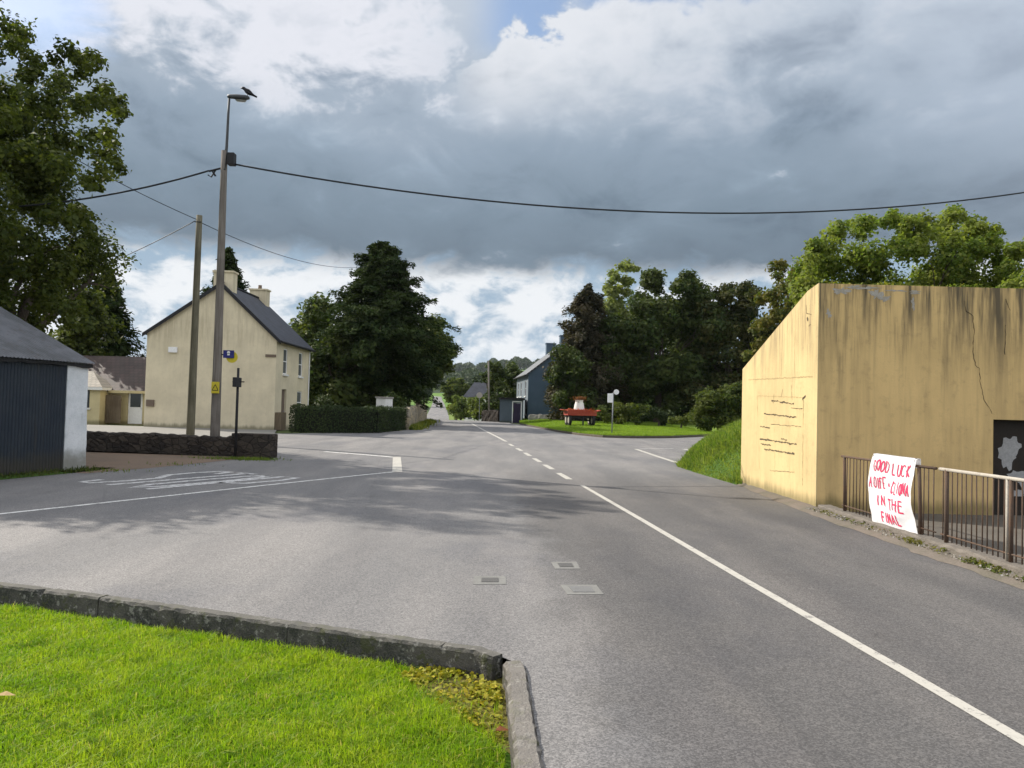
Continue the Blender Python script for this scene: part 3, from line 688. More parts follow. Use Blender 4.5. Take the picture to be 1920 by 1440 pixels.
def ribbon(pts, w, z=0.004):
    mb = MB(); pts = [Vector((p[0], p[1], 0)) for p in pts]; V = []
    for i, p in enumerate(pts):
        d = (pts[min(i + 1, len(pts) - 1)] - pts[max(i - 1, 0)]).normalized(); s = Vector((-d.y, d.x, 0)) * w / 2
        V += [p + s + Vector((0, 0, z)), p - s + Vector((0, 0, z))]
    mb.add(V, [(2 * i, 2 * i + 1, 2 * i + 3, 2 * i + 2) for i in range(len(pts) - 1)]); return mb
ribbon([gp(1990, 1432), gp(1700, 1262), gp(1400, 1090), gp(1200, 973), gp(1091, 910)], 0.092).build('centre_line', M['paint'], road)
for a, b in [((1068, 899), (1047, 887)), ((1036, 880), (1021, 871.5)), ((1013, 866.5), (1001, 859.5)), ((994, 855), (984, 849)), ((978, 845.5), (969, 840.5)), ((962, 836.5), (955, 832.5))]:
    ribbon([gp(*a), gp(*b)], 0.15).build('lane_dash', M['paint'], road)
ribbon([gp(949, 828), gp(930, 818), gp(908, 807), gp(893, 799), gp(884, 794)], 0.15).build('centre_line', M['paint'], road)
ribbon([gp(-60, 971), gp(0, 964), gp(240, 938), gp(480, 912), gp(640, 895), gp(737, 885)], 0.10).build('side_road_line', M['paint_mid'], road)
ribbon([gp(608, 847), gp(675, 852), gp(738, 857.5)], 0.16).build('side_road_line', M['paint_mid'], road)
ribbon([gp(744, 857), gp(745, 885)], 0.24).build('stop_line', M['paint'], road)
ribbon([gp(1192, 842), gp(1230, 855), gp(1270, 868)], 0.17).build('side_road_line', M['paint'], road)
ribbon([gp(1282, 842.5), gp(1312, 847)], 0.13).build('side_road_line', M['paint_mid'], road)
ribbon([gp(1200, 841.5), gp(1262, 841)], 0.12).build('side_road_line', M['paint_old'], road)

STROKES = {
 'S': [[(1, .85), (.75, 1), (.25, 1), (0, .82), (.1, .6), (.9, .42), (1, .2), (.75, 0), (.25, 0), (0, .15)]],
 'T': [[(0, 1), (1, 1)], [(.5, 1), (.5, 0)]], 'O': [[(.5, 1), (.12, .85), (0, .5), (.12, .15), (.5, 0), (.88, .15), (1, .5), (.88, .85), (.5, 1)]],
 'P': [[(0, 0), (0, 1), (.75, 1), (1, .8), (.9, .55), (0, .48)]],
 'G': [[(1, .82), (.6, 1), (.2, .9), (0, .5), (.2, .1), (.6, 0), (1, .2), (1, .45), (.6, .45)]],
 'D': [[(0, 0), (0, 1), (.55, .95), (.95, .7), (1, .35), (.6, .03), (0, 0)]], 'L': [[(0, 1), (0, 0), (.9, .02)]],
 'U': [[(0, 1), (.02, .25), (.3, 0), (.7, 0), (.98, .25), (1, 1)]], 'C': [[(1, .85), (.6, 1), (.2, .88), (0, .5), (.2, .1), (.6, 0), (1, .15)]],
 'K': [[(0, 1), (0, 0)], [(.95, 1), (.02, .45), (1, 0)]], 'A': [[(0, 0), (.5, 1), (1, 0)], [(.2, .38), (.82, .38)]],
 'I': [[(.5, 1), (.5, 0)]], 'F': [[(.95, 1), (0, 1), (0, 0)], [(0, .52), (.75, .52)]], 'E': [[(.95, 1), (0, 1), (0, 0), (.95, 0)], [(0, .52), (.75, .52)]],
 '+': [[(.1, .5), (.9, .5)], [(.5, .85), (.5, .15)]], 'N': [[(0, 0), (0, 1), (1, 0), (1, 1)]], 'H': [[(0, 1), (0, 0)], [(1, 1), (1, 0)], [(0, .5), (1, .5)]]}
def strokes(word, u0, v0, w, h, gap=0.3):
    out = []; x = u0
    for ch in word:
        if ch == ' ': x += w * 0.8; continue
        cw = w * (0.42 if ch == 'I' else 1)
        for s in STROKES[ch]:
            out.append([(x + (a if ch != 'I' else 0.5) * cw, v0 + b * h) for a, b in s])
        x += cw + w * gap
    return out
def ribbon2d(mb, pl, w, f):
    n = len(pl); V = []
    for i in range(n):
        a = Vector(pl[max(i - 1, 0)]); b = Vector(pl[min(i + 1, n - 1)]); d = (b - a).normalized(); s = Vector((-d.y, d.x)) * w / 2
        if i == 0: pass
        V += [f(pl[i][0] + s.x, pl[i][1] + s.y), f(pl[i][0] - s.x, pl[i][1] - s.y)]
    mb.add(V, [(2 * i, 2 * i + 1, 2 * i + 3, 2 * i + 2) for i in range(n - 1)])
sp = MB(); o0 = Vector((-8.15, 14.55, 0.004)); hd = Vector((0.47, 0.88, 0)); rt = Vector((0.88, -0.47, 0))
for pl in strokes('STOP', 0, 0, 0.52, 3.3, 0.28): ribbon2d(sp, pl, 0.17, lambda u, v: o0 + rt * u + hd * v)
sp.build('stop_lettering', M['paint_old'], road)

# utility covers let into the road
def cover(corners, lid, label, lidm):
    q = [gp(*c) for c in corners]; cc = sum(q, Vector()) / 4
    t = thing('utility_cover', label, 'utility cover', cc, 0, 'utility covers in the road')
    mb = MB(); V = [p + Vector((0, 0, 0.004)) - cc for p in q]; mb.prism(V, (0, 0, -0.02)).build('surround', M['patch'], t)
    c2 = sum(V, Vector()) / 4
    lb = MB(); lb.prism([c2 + (v - c2) * lid + Vector((0, 0, 0.004)) for v in V], (0, 0, -0.015)).build('lid', lidm, t)
M['patch'] = weathered('pale_concrete_patch', (0.185, 0.183, 0.172), (0.13, 0.128, 0.12), 0.9, 9, 60, 0.9, 0.4)
M['iron'] = weathered('cast_iron_lid', (0.085, 0.082, 0.078), (0.10, 0.095, 0.09), 0.6, 20, 90, 0.6, 0.5)
M['iron2'] = weathered('greyed_iron_lid', (0.15, 0.15, 0.148), (0.11, 0.105, 0.10), 0.7, 20, 90, 0.6, 0.5)
cover([(887, 1096), (950, 1096), (948, 1081), (889, 1081)], 0.52, 'pale square road cover nearest the grass, with a dark iron lid', M['iron'])
cover([(1041, 1067), (1088, 1067), (1081, 1054), (1033, 1054)], 0.55, 'small pale road cover farthest from the grass, near the centre line', M['iron'])
cover([(1064, 1115), (1132, 1115), (1118, 1097), (1050, 1097)], 0.6, 'largest pale road cover with a worn grey lid, nearest the camera', M['iron2'])

# ------------------------------------------------------------------ foreground lawn and kerbs
GZ0 = -0.135
lawn_poly = [Vector((p.x, p.y, 0)) for p in KO] + [Vector((kc.x, kc.y, 0))] + [Vector((KR[0].x - .05, KR[0].y, 0)), Vector((KR[3].x - .1, KR[3].y, 0)), Vector((-12, -6, 0)), Vector((-16, 4, 0))]
tag(sheet('lawn', lawn_poly, M['lawn_base'], GZ0), kind='structure')
moss_poly = [gp(742, 1262, GZ0), gp(945, 1235, GZ0), gp(962, 1420, GZ0), gp(925, 1392, GZ0), gp(845, 1340, GZ0), gp(780, 1295, GZ0)]
tag(sheet('moss_patch', moss_poly, M['moss'], GZ0 + 0.006), kind='structure')
def lawn_blades():
    n = 760000; R = np.random.default_rng(3)
    X = R.uniform(-8.0, 0.2, n); Y = R.uniform(2.4, 8.4, n)
    keep = in_poly(X, Y, lawn_poly)
    # inside the kerb line by the kerb's own width
    KL = np.array([[p.x, p.y] for p in KO] + [[kc.x, kc.y]]); yk = np.interp(X, KL[:, 0], KL[:, 1])
    keep &= (Y < yk - 0.17)
    xr = np.interp(Y, [KR[2].y, KR[0].y, kc.y], [KR[2].x, KR[0].x, kc.x]); keep &= X < xr - 0.16
    mo = in_poly(X + R.normal(size=n) * 0.05, Y + R.normal(size=n) * 0.05, moss_poly); keep &= ~mo | (R.random(n) < 0.03)
    vis = np.abs(X) < Y * 0.70 + 1.3; keep &= vis
    X, Y = X[keep], Y[keep]
    hn = 1 + 0.35 * np.sin(X * 3.1 + 1.2 * np.sin(Y * 2.3)) * np.sin(Y * 2.7 + X) + 0.25 * np.sin(X * 11) * np.sin(Y * 9.3)
    dr = np.exp(-((X + 2.3) ** 2 + (Y - 3.8) ** 2) / 0.06) + np.exp(-((X + 1.25) ** 2 + (Y - 4.2) ** 2) / 0.02)
    o = blades('grass', X, Y, np.full(len(X), GZ0), 0.042 * np.clip(hn, 0.5, 1.6), 0.0045, L['lawn'], 5, 0.95)
    tag(o, 'bright green cut grass of the near lawn', 'grass', kind='stuff')
    m2 = 15000; X = R.uniform(-1.3, 0.1, m2); Y = R.uniform(2.9, 5.2, m2); k = in_poly(X, Y, moss_poly) & (R.random(m2) < 0.25 + 0.75 * (np.sin(X * 9 + 2 * np.sin(Y * 7)) > 0.1))
    xr = np.interp(Y, [KR[2].y, KR[0].y, kc.y], [KR[2].x, KR[0].x, kc.x]); k &= X < xr - 0.16
    X, Y = X[k], Y[k]; C = np.stack([X, Y, np.full(len(X), GZ0 + 0.015) + R.random(len(X)) * 0.02], 1)
    V = leaf_geo(C, np.array([0, 0, 1.0])[None] + R.normal(size=C.shape) * 0.5, 0.018 + 0.03 * R.random(len(C)), 0.8)
    tag(ob('moss', np_mesh('moss', V, quads(len(C))), L['mossc']), 'yellow green moss and creeping plants in the kerb corner', 'moss', kind='stuff')
lawn_blades()

def kerb(name, outer, width_dir, width, zt, zb, mat, seed, step=0.08, amp=0.008):
    """kerb stone following a polyline, with worn edges"""
    R = np.random.default_rng(seed); P = []
    for a, b in zip(outer, outer[1:]):
        n = max(1, int((b - a).length / step)); P += [a.lerp(b, i / n) for i in range(n)]
    P.append(outer[-1]); V = []; Fs = []; n = len(P)
    for i, p in enumerate(P):
        d = (P[min(i + 1, n - 1)] - P[max(i - 1, 0)]).normalized(); s = Vector((-d.y, d.x, 0)) * width_dir
        chip = abs(R.normal()) * amp * (3.0 if R.random() < 0.1 else 1.0); j = R.normal(size=6) * amp * 0.6
        V += [p + Vector((0, 0, zb)), p + s * j[0] + Vector((0, 0, zt - 0.015 - chip)), p + s * (0.012 + abs(j[1])) + Vector((0, 0, zt + j[2] * 0.5)),
              p + s * (width - 0.012 - chip) + Vector((0, 0, zt + j[3] * 0.5)), p + s * (width + j[4]) + Vector((0, 0, zt - 0.014 - chip)), p + s * width + Vector((0, 0, zb))]
    for i in range(n - 1):
        for k in range(5): Fs.append((6 * i + k, 6 * i + k + 1, 6 * i + 6 + k + 1, 6 * i + 6 + k))
    Fs += [tuple(range(6)), tuple(range(6 * (n - 1) + 5, 6 * (n - 1) - 1, -1))]
    mb = MB(); mb.add(V, Fs); o = mb.build(name, mat); o['kind'] = 'structure'; return o
Z3 = lambda p: Vector((p.x, p.y, 0))
long_line = [Z3(p) for p in KO]
cuts = [(0, gp(205, 1121)), (1, gp(556, 1170.5)), (2, gp(838, 1210)), (3, gp(944, 1232))]
prev = long_line[0]
for k, (i, c) in enumerate(cuts):
    c = Z3(c); seg = [prev] + [p for p in long_line if prev.x < p.x < c.x - 0.01] + [c]
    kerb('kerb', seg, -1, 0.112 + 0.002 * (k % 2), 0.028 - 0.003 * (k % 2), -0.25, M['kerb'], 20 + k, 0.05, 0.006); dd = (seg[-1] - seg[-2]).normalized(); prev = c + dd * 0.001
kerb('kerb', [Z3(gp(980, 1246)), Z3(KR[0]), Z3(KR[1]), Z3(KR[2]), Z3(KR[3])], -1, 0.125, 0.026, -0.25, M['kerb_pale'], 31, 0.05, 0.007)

# a few broad-leaved weeds in the lawn and one dry leaf
def weed(x, y, z, r, nleaf, mat, seed, name='weed', label='', h=0.05):
    R = np.random.default_rng(seed); a = R.uniform(0, 2 * pi, nleaf); q = r * (0.25 + 0.75 * R.random(nleaf))
    C = np.stack([np.cos(a) * q, np.sin(a) * q, h * (0.4 + 0.8 * R.random(nleaf))], 1)
    D = np.stack([np.cos(a), np.sin(a), 0.3 * R.normal(size=nleaf)], 1); N = np.array([0, 0, 1.0])[None] + R.normal(size=C.shape) * 0.35
    V = leaf_geo(C, N, r * (0.3 + 0.3 * R.random(nleaf)), 0.5, D, R)
    o = ob(name, np_mesh(name, V, quads(nleaf)), mat); o.location = (x, y, z); tag(o, label, 'weed'); return o
p = gp(8, 1322, GZ0)
dl = MB(); dl.add([(-.06, 0, .0), (-.01, .03, .018), (.06, .005, .004), (0, -.035, .016), (0, 0, .006)], [(0, 4, 1), (1, 4, 2), (2, 4, 3), (3, 4, 0)])
o = dl.build('fallen_leaf', weathered('dry_leaf', (0.36, 0.25, 0.11), None, 0.8)); o.location = (p.x, p.y, GZ0 + 0.05); tag(o, 'dry tan leaf lying on the lawn at the left', 'leaf')
p = gp(940, 1382, GZ0)
dl = MB(); dl.add([(-.04, 0, .0), (-.01, .025, .02), (.045, .005, .004), (0, -.03, .016), (0, 0, .004)], [(0, 4, 1), (1, 4, 2), (2, 4, 3), (3, 4, 0)])
o = dl.build('fallen_leaf', weathered('rust_leaf', (0.22, 0.075, 0.03), None, 0.8)); o.location = (p.x, p.y, GZ0 + 0.03); tag(o, 'rusty red leaf on the moss beside the short kerb', 'leaf')

# ------------------------------------------------------------------ the lawn across the road
def lawn2_z(x, y):
    e = np.interp(x, [p.x for p in LB], [p.y for p in LB]) if True else 0
    dd = np.clip(y - e, 0, 60)
    return 0.12 + 0.5 * np.clip(dd / 16, 0, 1.4)
LBs = sorted(LB, key=lambda p: p.x)
def lawn2():
    xs = [p.x for p in LBs]; ys = [p.y for p in LBs]
    us = np.concatenate([np.linspace(xs[0], 14, 60), np.linspace(15, 60, 20)]); vs = np.linspace(0, 1, 26)
    V = []; Fs = []
    for u in us:
        e = np.interp(u, xs, ys)
        for v in vs:
            y = e + 0.11 + v * v * 70; dd = y - e
            V.append((u + 0.0, y, 0.12 + 0.24 * min(1.5, dd / 16)))
    n = len(vs)
    for i in range(len(us) - 1):
        for j in range(n - 1): Fs.append((i * n + j, (i + 1) * n + j, (i + 1) * n + j + 1, i * n + j + 1))
    o = ob('far_lawn', np_mesh('far_lawn', V, Fs), M['lawn_far'], smooth=True); o['kind'] = 'structure'
    R = np.random.default_rng(9); n = 60000; X = R.uniform(xs[0], 15, n); e = np.interp(X, xs, ys); Y = e + 0.15 + R.random(n) ** 1.5 * 26
    Zz = 0.12 + 0.24 * np.minimum(1.5, (Y - e) / 16)
    tag(blades('grass', X, Y, Zz, np.full(n, 0.10), 0.03, L['grassfar'], 10, 0.7), 'short sunlit grass of the green across the road', 'grass', kind='stuff')
lawn2()
kerb('kerb', [Vector((p.x, p.y, 0)) for p in LBs], 1, 0.14, 0.135, -0.1, weathered('dark_kerb', (0.10, 0.085, 0.065), (0.05, 0.045, 0.035), 0.95, 3, 20, 0.9, 0.6), 41, 0.4, 0.012)
def l2z(x, y): return 0.12 + 0.24 * min(1.5, max(0, (y - np.interp(x, [p.x for p in LBs], [p.y for p in LBs])) / 16))
def on_l2(px, py):
    q = gp(px, py, 0.4)
    for _ in range(12): q = gp(px, py, l2z(q.x, q.y))
    return q

# ------------------------------------------------------------------ grass bank beside the yellow shelter
def bank():
    R = np.random.default_rng(12)
    Lp = np.array([[5.20, 17.2], [5.0, 20], [4.93, 22.6], [5.15, 23.8], [6.2, 25.5], [8, 27.2], [12, 28.6], [18, 29.6]])
    def h(x, y):
        # distance inside the left edge
        dmin = np.full(np.shape(x), 9e9)
        for a, b in zip(Lp, Lp[1:]):
            ab = b - a; t = np.clip(((x - a[0]) * ab[0] + (y - a[1]) * ab[1]) / (ab @ ab), 0, 1)
            dmin = np.minimum(dmin, np.hypot(x - a[0] - t * ab[0], y - a[1] - t * ab[1]))
        return 1.55 * (1 - np.exp(-dmin / 1.1)) * np.clip(dmin / 0.3, 0, 1) ** 0.5 + 0.05 * np.sin(x * 3) * np.sin(y * 2.3) * np.clip(dmin, 0, 1)
    us = np.linspace(0, 1, 46); vs = np.linspace(0, 1, 30); V = []; Fs = []
    cum = np.concatenate([[0], np.cumsum(np.hypot(*np.diff(Lp, axis=0).T))]); cum /= cum[-1]
    In = np.array([[5.4, 17.62], [8, 17.62], [10, 17.62], [11, 17.62], [12.5, 17.62], [14, 17.62], [16, 17.62], [18, 17.62]])
    for u in us:
        a = np.array([np.interp(u, cum, Lp[:, 0]), np.interp(u, cum, Lp[:, 1])]); b = np.array([np.interp(u, cum, In[:, 0]), np.interp(u, cum, In[:, 1])])
        for v in vs:
            q = a + (b - a) * v; V.append((q[0], q[1], float(h(q[0], q[1])) - 0.01))
    n = len(vs)
    for i in range(len(us) - 1):
        for j in range(n - 1): Fs.append((i * n + j, (i + 1) * n + j, (i + 1) * n + j + 1, i * n + j + 1))
    o = ob('grass_bank', np_mesh('grass_bank', V, Fs), M['bank'], smooth=True); o['kind'] = 'structure'
    m = 70000; X = R.uniform(4.9, 11, m); Y = R.uniform(17.1, 27.6, m)
    poly = [tuple(p) for p in Lp] + [(18, 17.65), (5.38, 17.65)]; k = in_poly(X, Y, poly); X, Y = X[k], Y[k]
    tag(blades('grass', X, Y, h(X, Y) - 0.02, 0.13 + 0.08 * np.sin(X * 2.1 + Y * 1.3), 0.02, L['grassbank'], 13, 0.9), 'longer rough grass on the bank beside the yellow shelter', 'grass', kind='stuff')
bank()

# ------------------------------------------------------------------ yellow shelter
def shelter():
    X0, Y0, Y1, XR = 5.25, 13.2, 17.5, 16.0; HF, HB = 3.89, 2.62
    t = thing('shelter', 'yellow rendered shelter with a steep sloping roof line and stained, cracked front', 'shelter', (X0, Y0, 0))
    dx0 = at(1862, 850, Y0).x; dx1 = dx0 + 2.2; dz = 1.62
    w = MB()
    wall_holes(w, (X0, Y0, -0.1), (1, 0, 0), XR - X0, HF + 0.1, (0, -1, 0), 0.25, [(dx0 - X0, dx1 - X0, 0.02, dz + 0.1)])
    # top and far side closing faces
    w.add([(X0, Y0, HF), (XR, Y0, HF), (XR, Y0 + 0.25, HF - 0.03), (X0, Y0 + 0.25, HF - 0.03)], [(0, 1, 2, 3)])
    w.add([(XR, Y0, -0.1), (XR, Y1, -0.1), (XR, Y1, HB), (XR, Y0, HF)], [(0, 1, 2, 3)])
    w.add([(X0, Y1, -0.1), (XR, Y1, -0.1), (XR, Y1, HB), (X0, Y1, HB)], [(0, 1, 2, 3)])
    w.build('wall', M['yellow'], t, local=False)
    s = MB(); s.add([(X0, Y0, -0.1), (X0, Y1, -0.1), (X0, Y1, HB), (X0, Y0, HF)], [(0, 1, 2, 3)])
    gw = MB()
    # the end wall: a slab 3 mm proud of the front's end, with rounded plaster arris
    gw.prism([(X0 - 0.003, Y0 - 0.003, -0.1), (X0 - 0.003, Y1 + 0.003, -0.1), (X0 - 0.003, Y1 + 0.003, HB + 0.004), (X0 - 0.003, Y0 + 0.5, HF - 0.06), (X0 - 0.003, Y0 - 0.003, HF + 0.004)], (0.018, 0, 0))
    e = gw.build('end_wall', M['yellow_side'], t, local=False); e['label'] = 'sunlit end wall with a blocked-up opening'
    r = MB(); r.prism([(X0 + 0.23, Y0 + 0.22, HF - 0.12), (X0 + 0.23, Y1 - 0.02, HB - 0.02), (X0 + 0.23, Y1 - 0.02, HB - 0.14), (X0 + 0.23, Y0 + 0.26, HF - 0.26)], (XR - X0 - 0.3, 0, 0))
    r.build('roof', M['concrete'], t, local=False)
    d = MB(); d.box(dx0 - 0.06, dx1 + 0.06, Y0 + 0.16, Y0 + 0.24, -0.08, dz + 0.06); dr = d.build('door', M['door_dark'], t, local=False)
    def blob(cx, cz, rx, rz, seed, n=22):
        R = random.Random(seed); pts = []
        for i in range(n):
            a = 2 * pi * i / n; k = 1 + R.uniform(-0.22, 0.22); pts.append((cx + cos(a) * rx * k, Y0 + 0.155, cz + sin(a) * rz * k))
        return pts
    sp = MB()
    def atd(px, py): q = at(px, py, Y0 + 0.155); return q.x, q.z
    for (px, py, rx, rz, sd) in [(1889, 850, 0.155, 0.26, 1), (1900, 838, 0.12, 0.17, 2), (1908, 893, 0.17, 0.10, 3), (1930, 905, 0.2, 0.2, 4), (1905, 925, 0.14, 0.06, 5)]:
        cx, cz = atd(px, py); sp.add(blob(cx, cz, rx, rz, sd), [tuple(range(22))])
        for v in range(len(sp.v) - 22, len(sp.v)): sp.v[v] = (sp.v[v][0], sp.v[v][1] - 0.002 * sd, sp.v[v][2])
    sp.build('paint_splash', M['splash'], dr, local=False)
    # cracks in the front and open block joints in the end wall: thin dark grooves
    def crack(pts, wd, face, parent, seed, nm='crack'):
        R = random.Random(seed); mb = MB(); q = []; wd = wd * (0.72 if face == 's' else 1)
        for (a, b) in zip(pts, pts[1:]):
            n = max(2, int(math.hypot(a[0] - b[0], a[1] - b[1]) / 0.05))
            q += [(a[0] + (b[0] - a[0]) * i / n + R.gauss(0, 0.006), a[1] + (b[1] - a[1]) * i / n + R.gauss(0, 0.006)) for i in range(n)]
        q.append(pts[-1]); V = []
        for i, (u, z) in enumerate(q):
            j = wd * R.uniform(0.25, 1.2)
            dxy = (q[min(i + 1, len(q) - 1)][0] - q[max(0, i - 1)][0], q[min(i + 1, len(q) - 1)][1] - q[max(0, i - 1)][1]); l = math.hypot(*dxy) or 1
            nx_, nz_ = -dxy[1] / l * j / 2, dxy[0] / l * j / 2
            for sg in (1, -1):
                V.append((u + nx_ * sg, Y0 - 0.004, z + nz_ * sg) if face == 'f' else (X0 - 0.007, u + nx_ * sg, z + nz_ * sg))
        mb.add(V, [(2 * i, 2 * i + 1, 2 * i + 3, 2 * i + 2) for i in range(len(q) - 1)])
        mb.build(nm, M['seam' if nm == 'faint_seam' else ('joint' if face == 's' else 'groove')], parent, local=False)
    F_ = lambda px, py: (lambda q: (q.x, q.z))(at(px, py, Y0))
    crack([F_(*p) for p in [(1808, 565), (1812, 583), (1824, 592), (1826, 620), (1824, 660), (1828, 685), (1836, 690), (1838, 720), (1846, 750), (1860, 776)]], 0.011, 'f', t, 1)
    crack([F_(*p) for p in [(1884, 560), (1894, 582)]], 0.012, 'f', t, 2)
    crack([F_(*p) for p in [(1885, 610), (1884, 665)]], 0.011, 'f', t, 3)
    def S_(px, py):
        dd = ray(px, py); k = X0 / dd.x; return (dd.y * k, 1.6 + dd.z * k)
    for i, (a, b, wd) in enumerate([((1447, 751), (1489, 757), .045), ((1433, 776), (1494, 782), .04), ((1446, 795), (1503, 800), .016), ((1426, 799), (1444, 803), .04),
            ((1425, 823), (1494, 833), .05), ((1427, 832), (1446, 835), .04), ((1434, 842), (1490, 851), .05), ((1484, 765), (1505, 766), .02), ((1465, 822), (1476, 825), .04), ((1444, 882), (1490, 885), .016),
            ((1505, 750), (1511, 742), .05), ((1468, 730), (1465, 745), .02), ((1452, 738), (1450, 756), .02), ((1484, 722), (1486, 750), .012)]):
        crack([S_(*a), S_(*b)], wd, 's', e, 50 + i, 'open_joint')
    for i, (a, b, wd) in enumerate([((1512, 573), (1513, 587), .02), ((1512, 587), (1522, 590), .03), ((1514, 596), (1515, 602), .07), ((1516, 612), (1521, 608), .02)]):
        crack([S_(*a), S_(*b)], wd, 's', e, 80 + i, 'flaked_mark')
    for i, (a, b, wd) in enumerate([((1420, 742), (1425, 880), .016), ((1507, 745), (1505, 910), .018), ((1420, 742), (1507, 745), .014), ((1404, 712), (1524, 706), .03), ((1452, 757), (1453, 890), .010), ((1480, 756), (1480, 896), .010), ((1440, 580 + 110), (1441, 720), .012), ((1490, 620), (1491, 706), .012), ((1465, 660), (1466, 708), .012)]):
        crack([S_(*a), S_(*b)], wd, 's', e, 110 + i, 'faint_seam')
    # frame of the blocked-up window
    q = [S_(1420, 752), S_(1508, 752), S_(1506, 905), S_(1424, 880)]
    for i in range(2): pass
    # peeling flakes of paint along the top of the front
    fk = MB(); R = random.Random(4)
    for (px, py, rx, rz) in [(1578, 546, .13, .07), (1645, 552, .11, .10), (1660, 560, .10, .04), (1712, 570, .035, .10), (1554, 588, .045, .07), (1715, 548, .12, .03), (1625, 540, .2, .025), (1680, 545, .16, .02), (1600, 538, .12, .03)]:
        cx, cz = F_(px, py); n = 44; pts = []; ph = [R.uniform(0, 6.3) for _ in range(4)]
        for k in range(n):
            a = 2 * pi * k / n; kk = .85 + .3 * sin(2 * a + ph[0]) + .22 * sin(5 * a + ph[1]) + .16 * sin(9 * a + ph[2]) + R.uniform(-.12, .12); pts.append((cx + cos(a) * rx * kk, Y0 - 0.003 - R.random() * 0.002, min(HF - 0.005, cz + sin(a) * rz * kk)))
        MB().add(pts, [tuple(range(n))]).build('bare_patch', M['bare'], t, local=False)
    # weeds and moss along the wall head
    R2 = np.random.default_rng(8); n = 420; X = R2.uniform(X0 + 0.1, X0 + 4.2, n); C = np.stack([X, Y0 + R2.uniform(0.02, 0.25, n), HF + R2.random(n) * 0.05 * (0.4 + (np.sin(X * 5) > 0.2))], 1)
    V = leaf_geo(C, np.array([0, 0, 1.0])[None] + R2.normal(size=C.shape) * 0.8, 0.03 + 0.05 * R2.random(n), 0.6)
    o = ob('moss', np_mesh('moss', V, quads(n)), L['weed']); tag(o, 'thin moss and weeds along the top of the yellow wall', 'moss', kind='stuff')
M['joint'] = weathered('open_block_joint', (0.075, 0.058, 0.036), (0.2, 0.15, 0.08), 0.95, 14, 40, 1.0, 0.2)
M['seam'] = weathered('faint_seam', (0.36, 0.275, 0.135), (0.46, 0.35, 0.175), 0.95, 20, 60, 0.8, 0.2)
M['groove'] = weathered('dark_groove', (0.035, 0.028, 0.02), (0.08, 0.06, 0.035), 0.95, 20, 60, 0.8, 0.2)
M['bare'] = weathered('bare_cement', (0.36, 0.34, 0.30), (0.24, 0.20, 0.14), 0.95, 9, 50, 0.8, 0.4)
shelter()

# yard, plinth and verge under the railings
tag(sheet('yard', [(5.46, 3.5, 0), (20, 3.5, 0), (20, 13.3, 0), (5.46, 13.3, 0)], M['yard'], -0.02), kind='structure')
PX0, PX1 = 5.22, 5.46
kerb('plinth', [Vector((PX0, -6, 0)), Vector((PX0, 3, 0)), Vector((PX0, 13.05, 0))], -1, PX1 - PX0, 0.105, -0.2, weathered('plinth_concrete', (0.165, 0.145, 0.125), (0.075, 0.068, 0.055), 0.95, 4, 50, 0.9, 0.7), 55, 0.12, 0.012)
vg = MB(); V = []; ys = np.linspace(-6, 17.4, 90); R = np.random.default_rng(5)
for y in ys:
    e = np.interp(y, [-6, 7.4, 12.5, 17.4], [5.0, 4.97, 4.93, 5.18]) - 0.02 + R.normal() * 0.035
    V += [(e - 0.03, y, 0.003), (e + 0.08, y, 0.028 + R.random() * 0.02), (PX0 + 0.03, y, 0.05 + R.random() * 0.02)]
vg.add(V, [(3 * i + k, 3 * i + k + 1, 3 * i + 4 + k, 3 * i + 3 + k) for i in range(len(ys) - 1) for k in (0, 1)])
tag(vg.build('verge', M['verge'], smooth=True), kind='structure')
R = np.random.default_rng(6); n = 2600
Y = np.concatenate([R.normal(c, s, k) for c, s, k in [(9.7, .10, 130), (9.1, .10, 60), (8.4, .12, 210), (8.05, .10, 90), (11.6, .3, 60), (7.4, .3, 160), (12.4, .2, 60), (10.6, .6, 70)]]); n = len(Y)
X = 5.04 + R.random(n) * 0.16 - 0.03
C = np.stack([X, Y, 0.03 + R.random(n) * 0.05], 1); V = leaf_geo(C, np.array([0, 0, 1.0])[None] + R.normal(size=C.shape) * 0.7, 0.02 + 0.045 * R.random(n), 0.55)
tag(ob('verge_weeds', np_mesh('verge_weeds', V, quads(n)), L['vweed']), 'straggling weeds in the grit below the railings', 'weeds', kind='stuff')
R = np.random.default_rng(16); n = 900; C = np.stack([5.0 + R.random(n) * 0.22, R.uniform(6.5, 13, n), 0.04 + R.random(n) * 0.02], 1)
V = leaf_geo(C, np.array([0, 0, 1.0])[None] + R.normal(size=C.shape) * 0.6, 0.012 + 0.03 * R.random(n) ** 2, 0.9)
tag(ob('loose_stones', np_mesh('loose_stones', V, quads(n)), M['concrete']), 'loose stones and grit along the road edge below the railings', 'stones', kind='stuff')

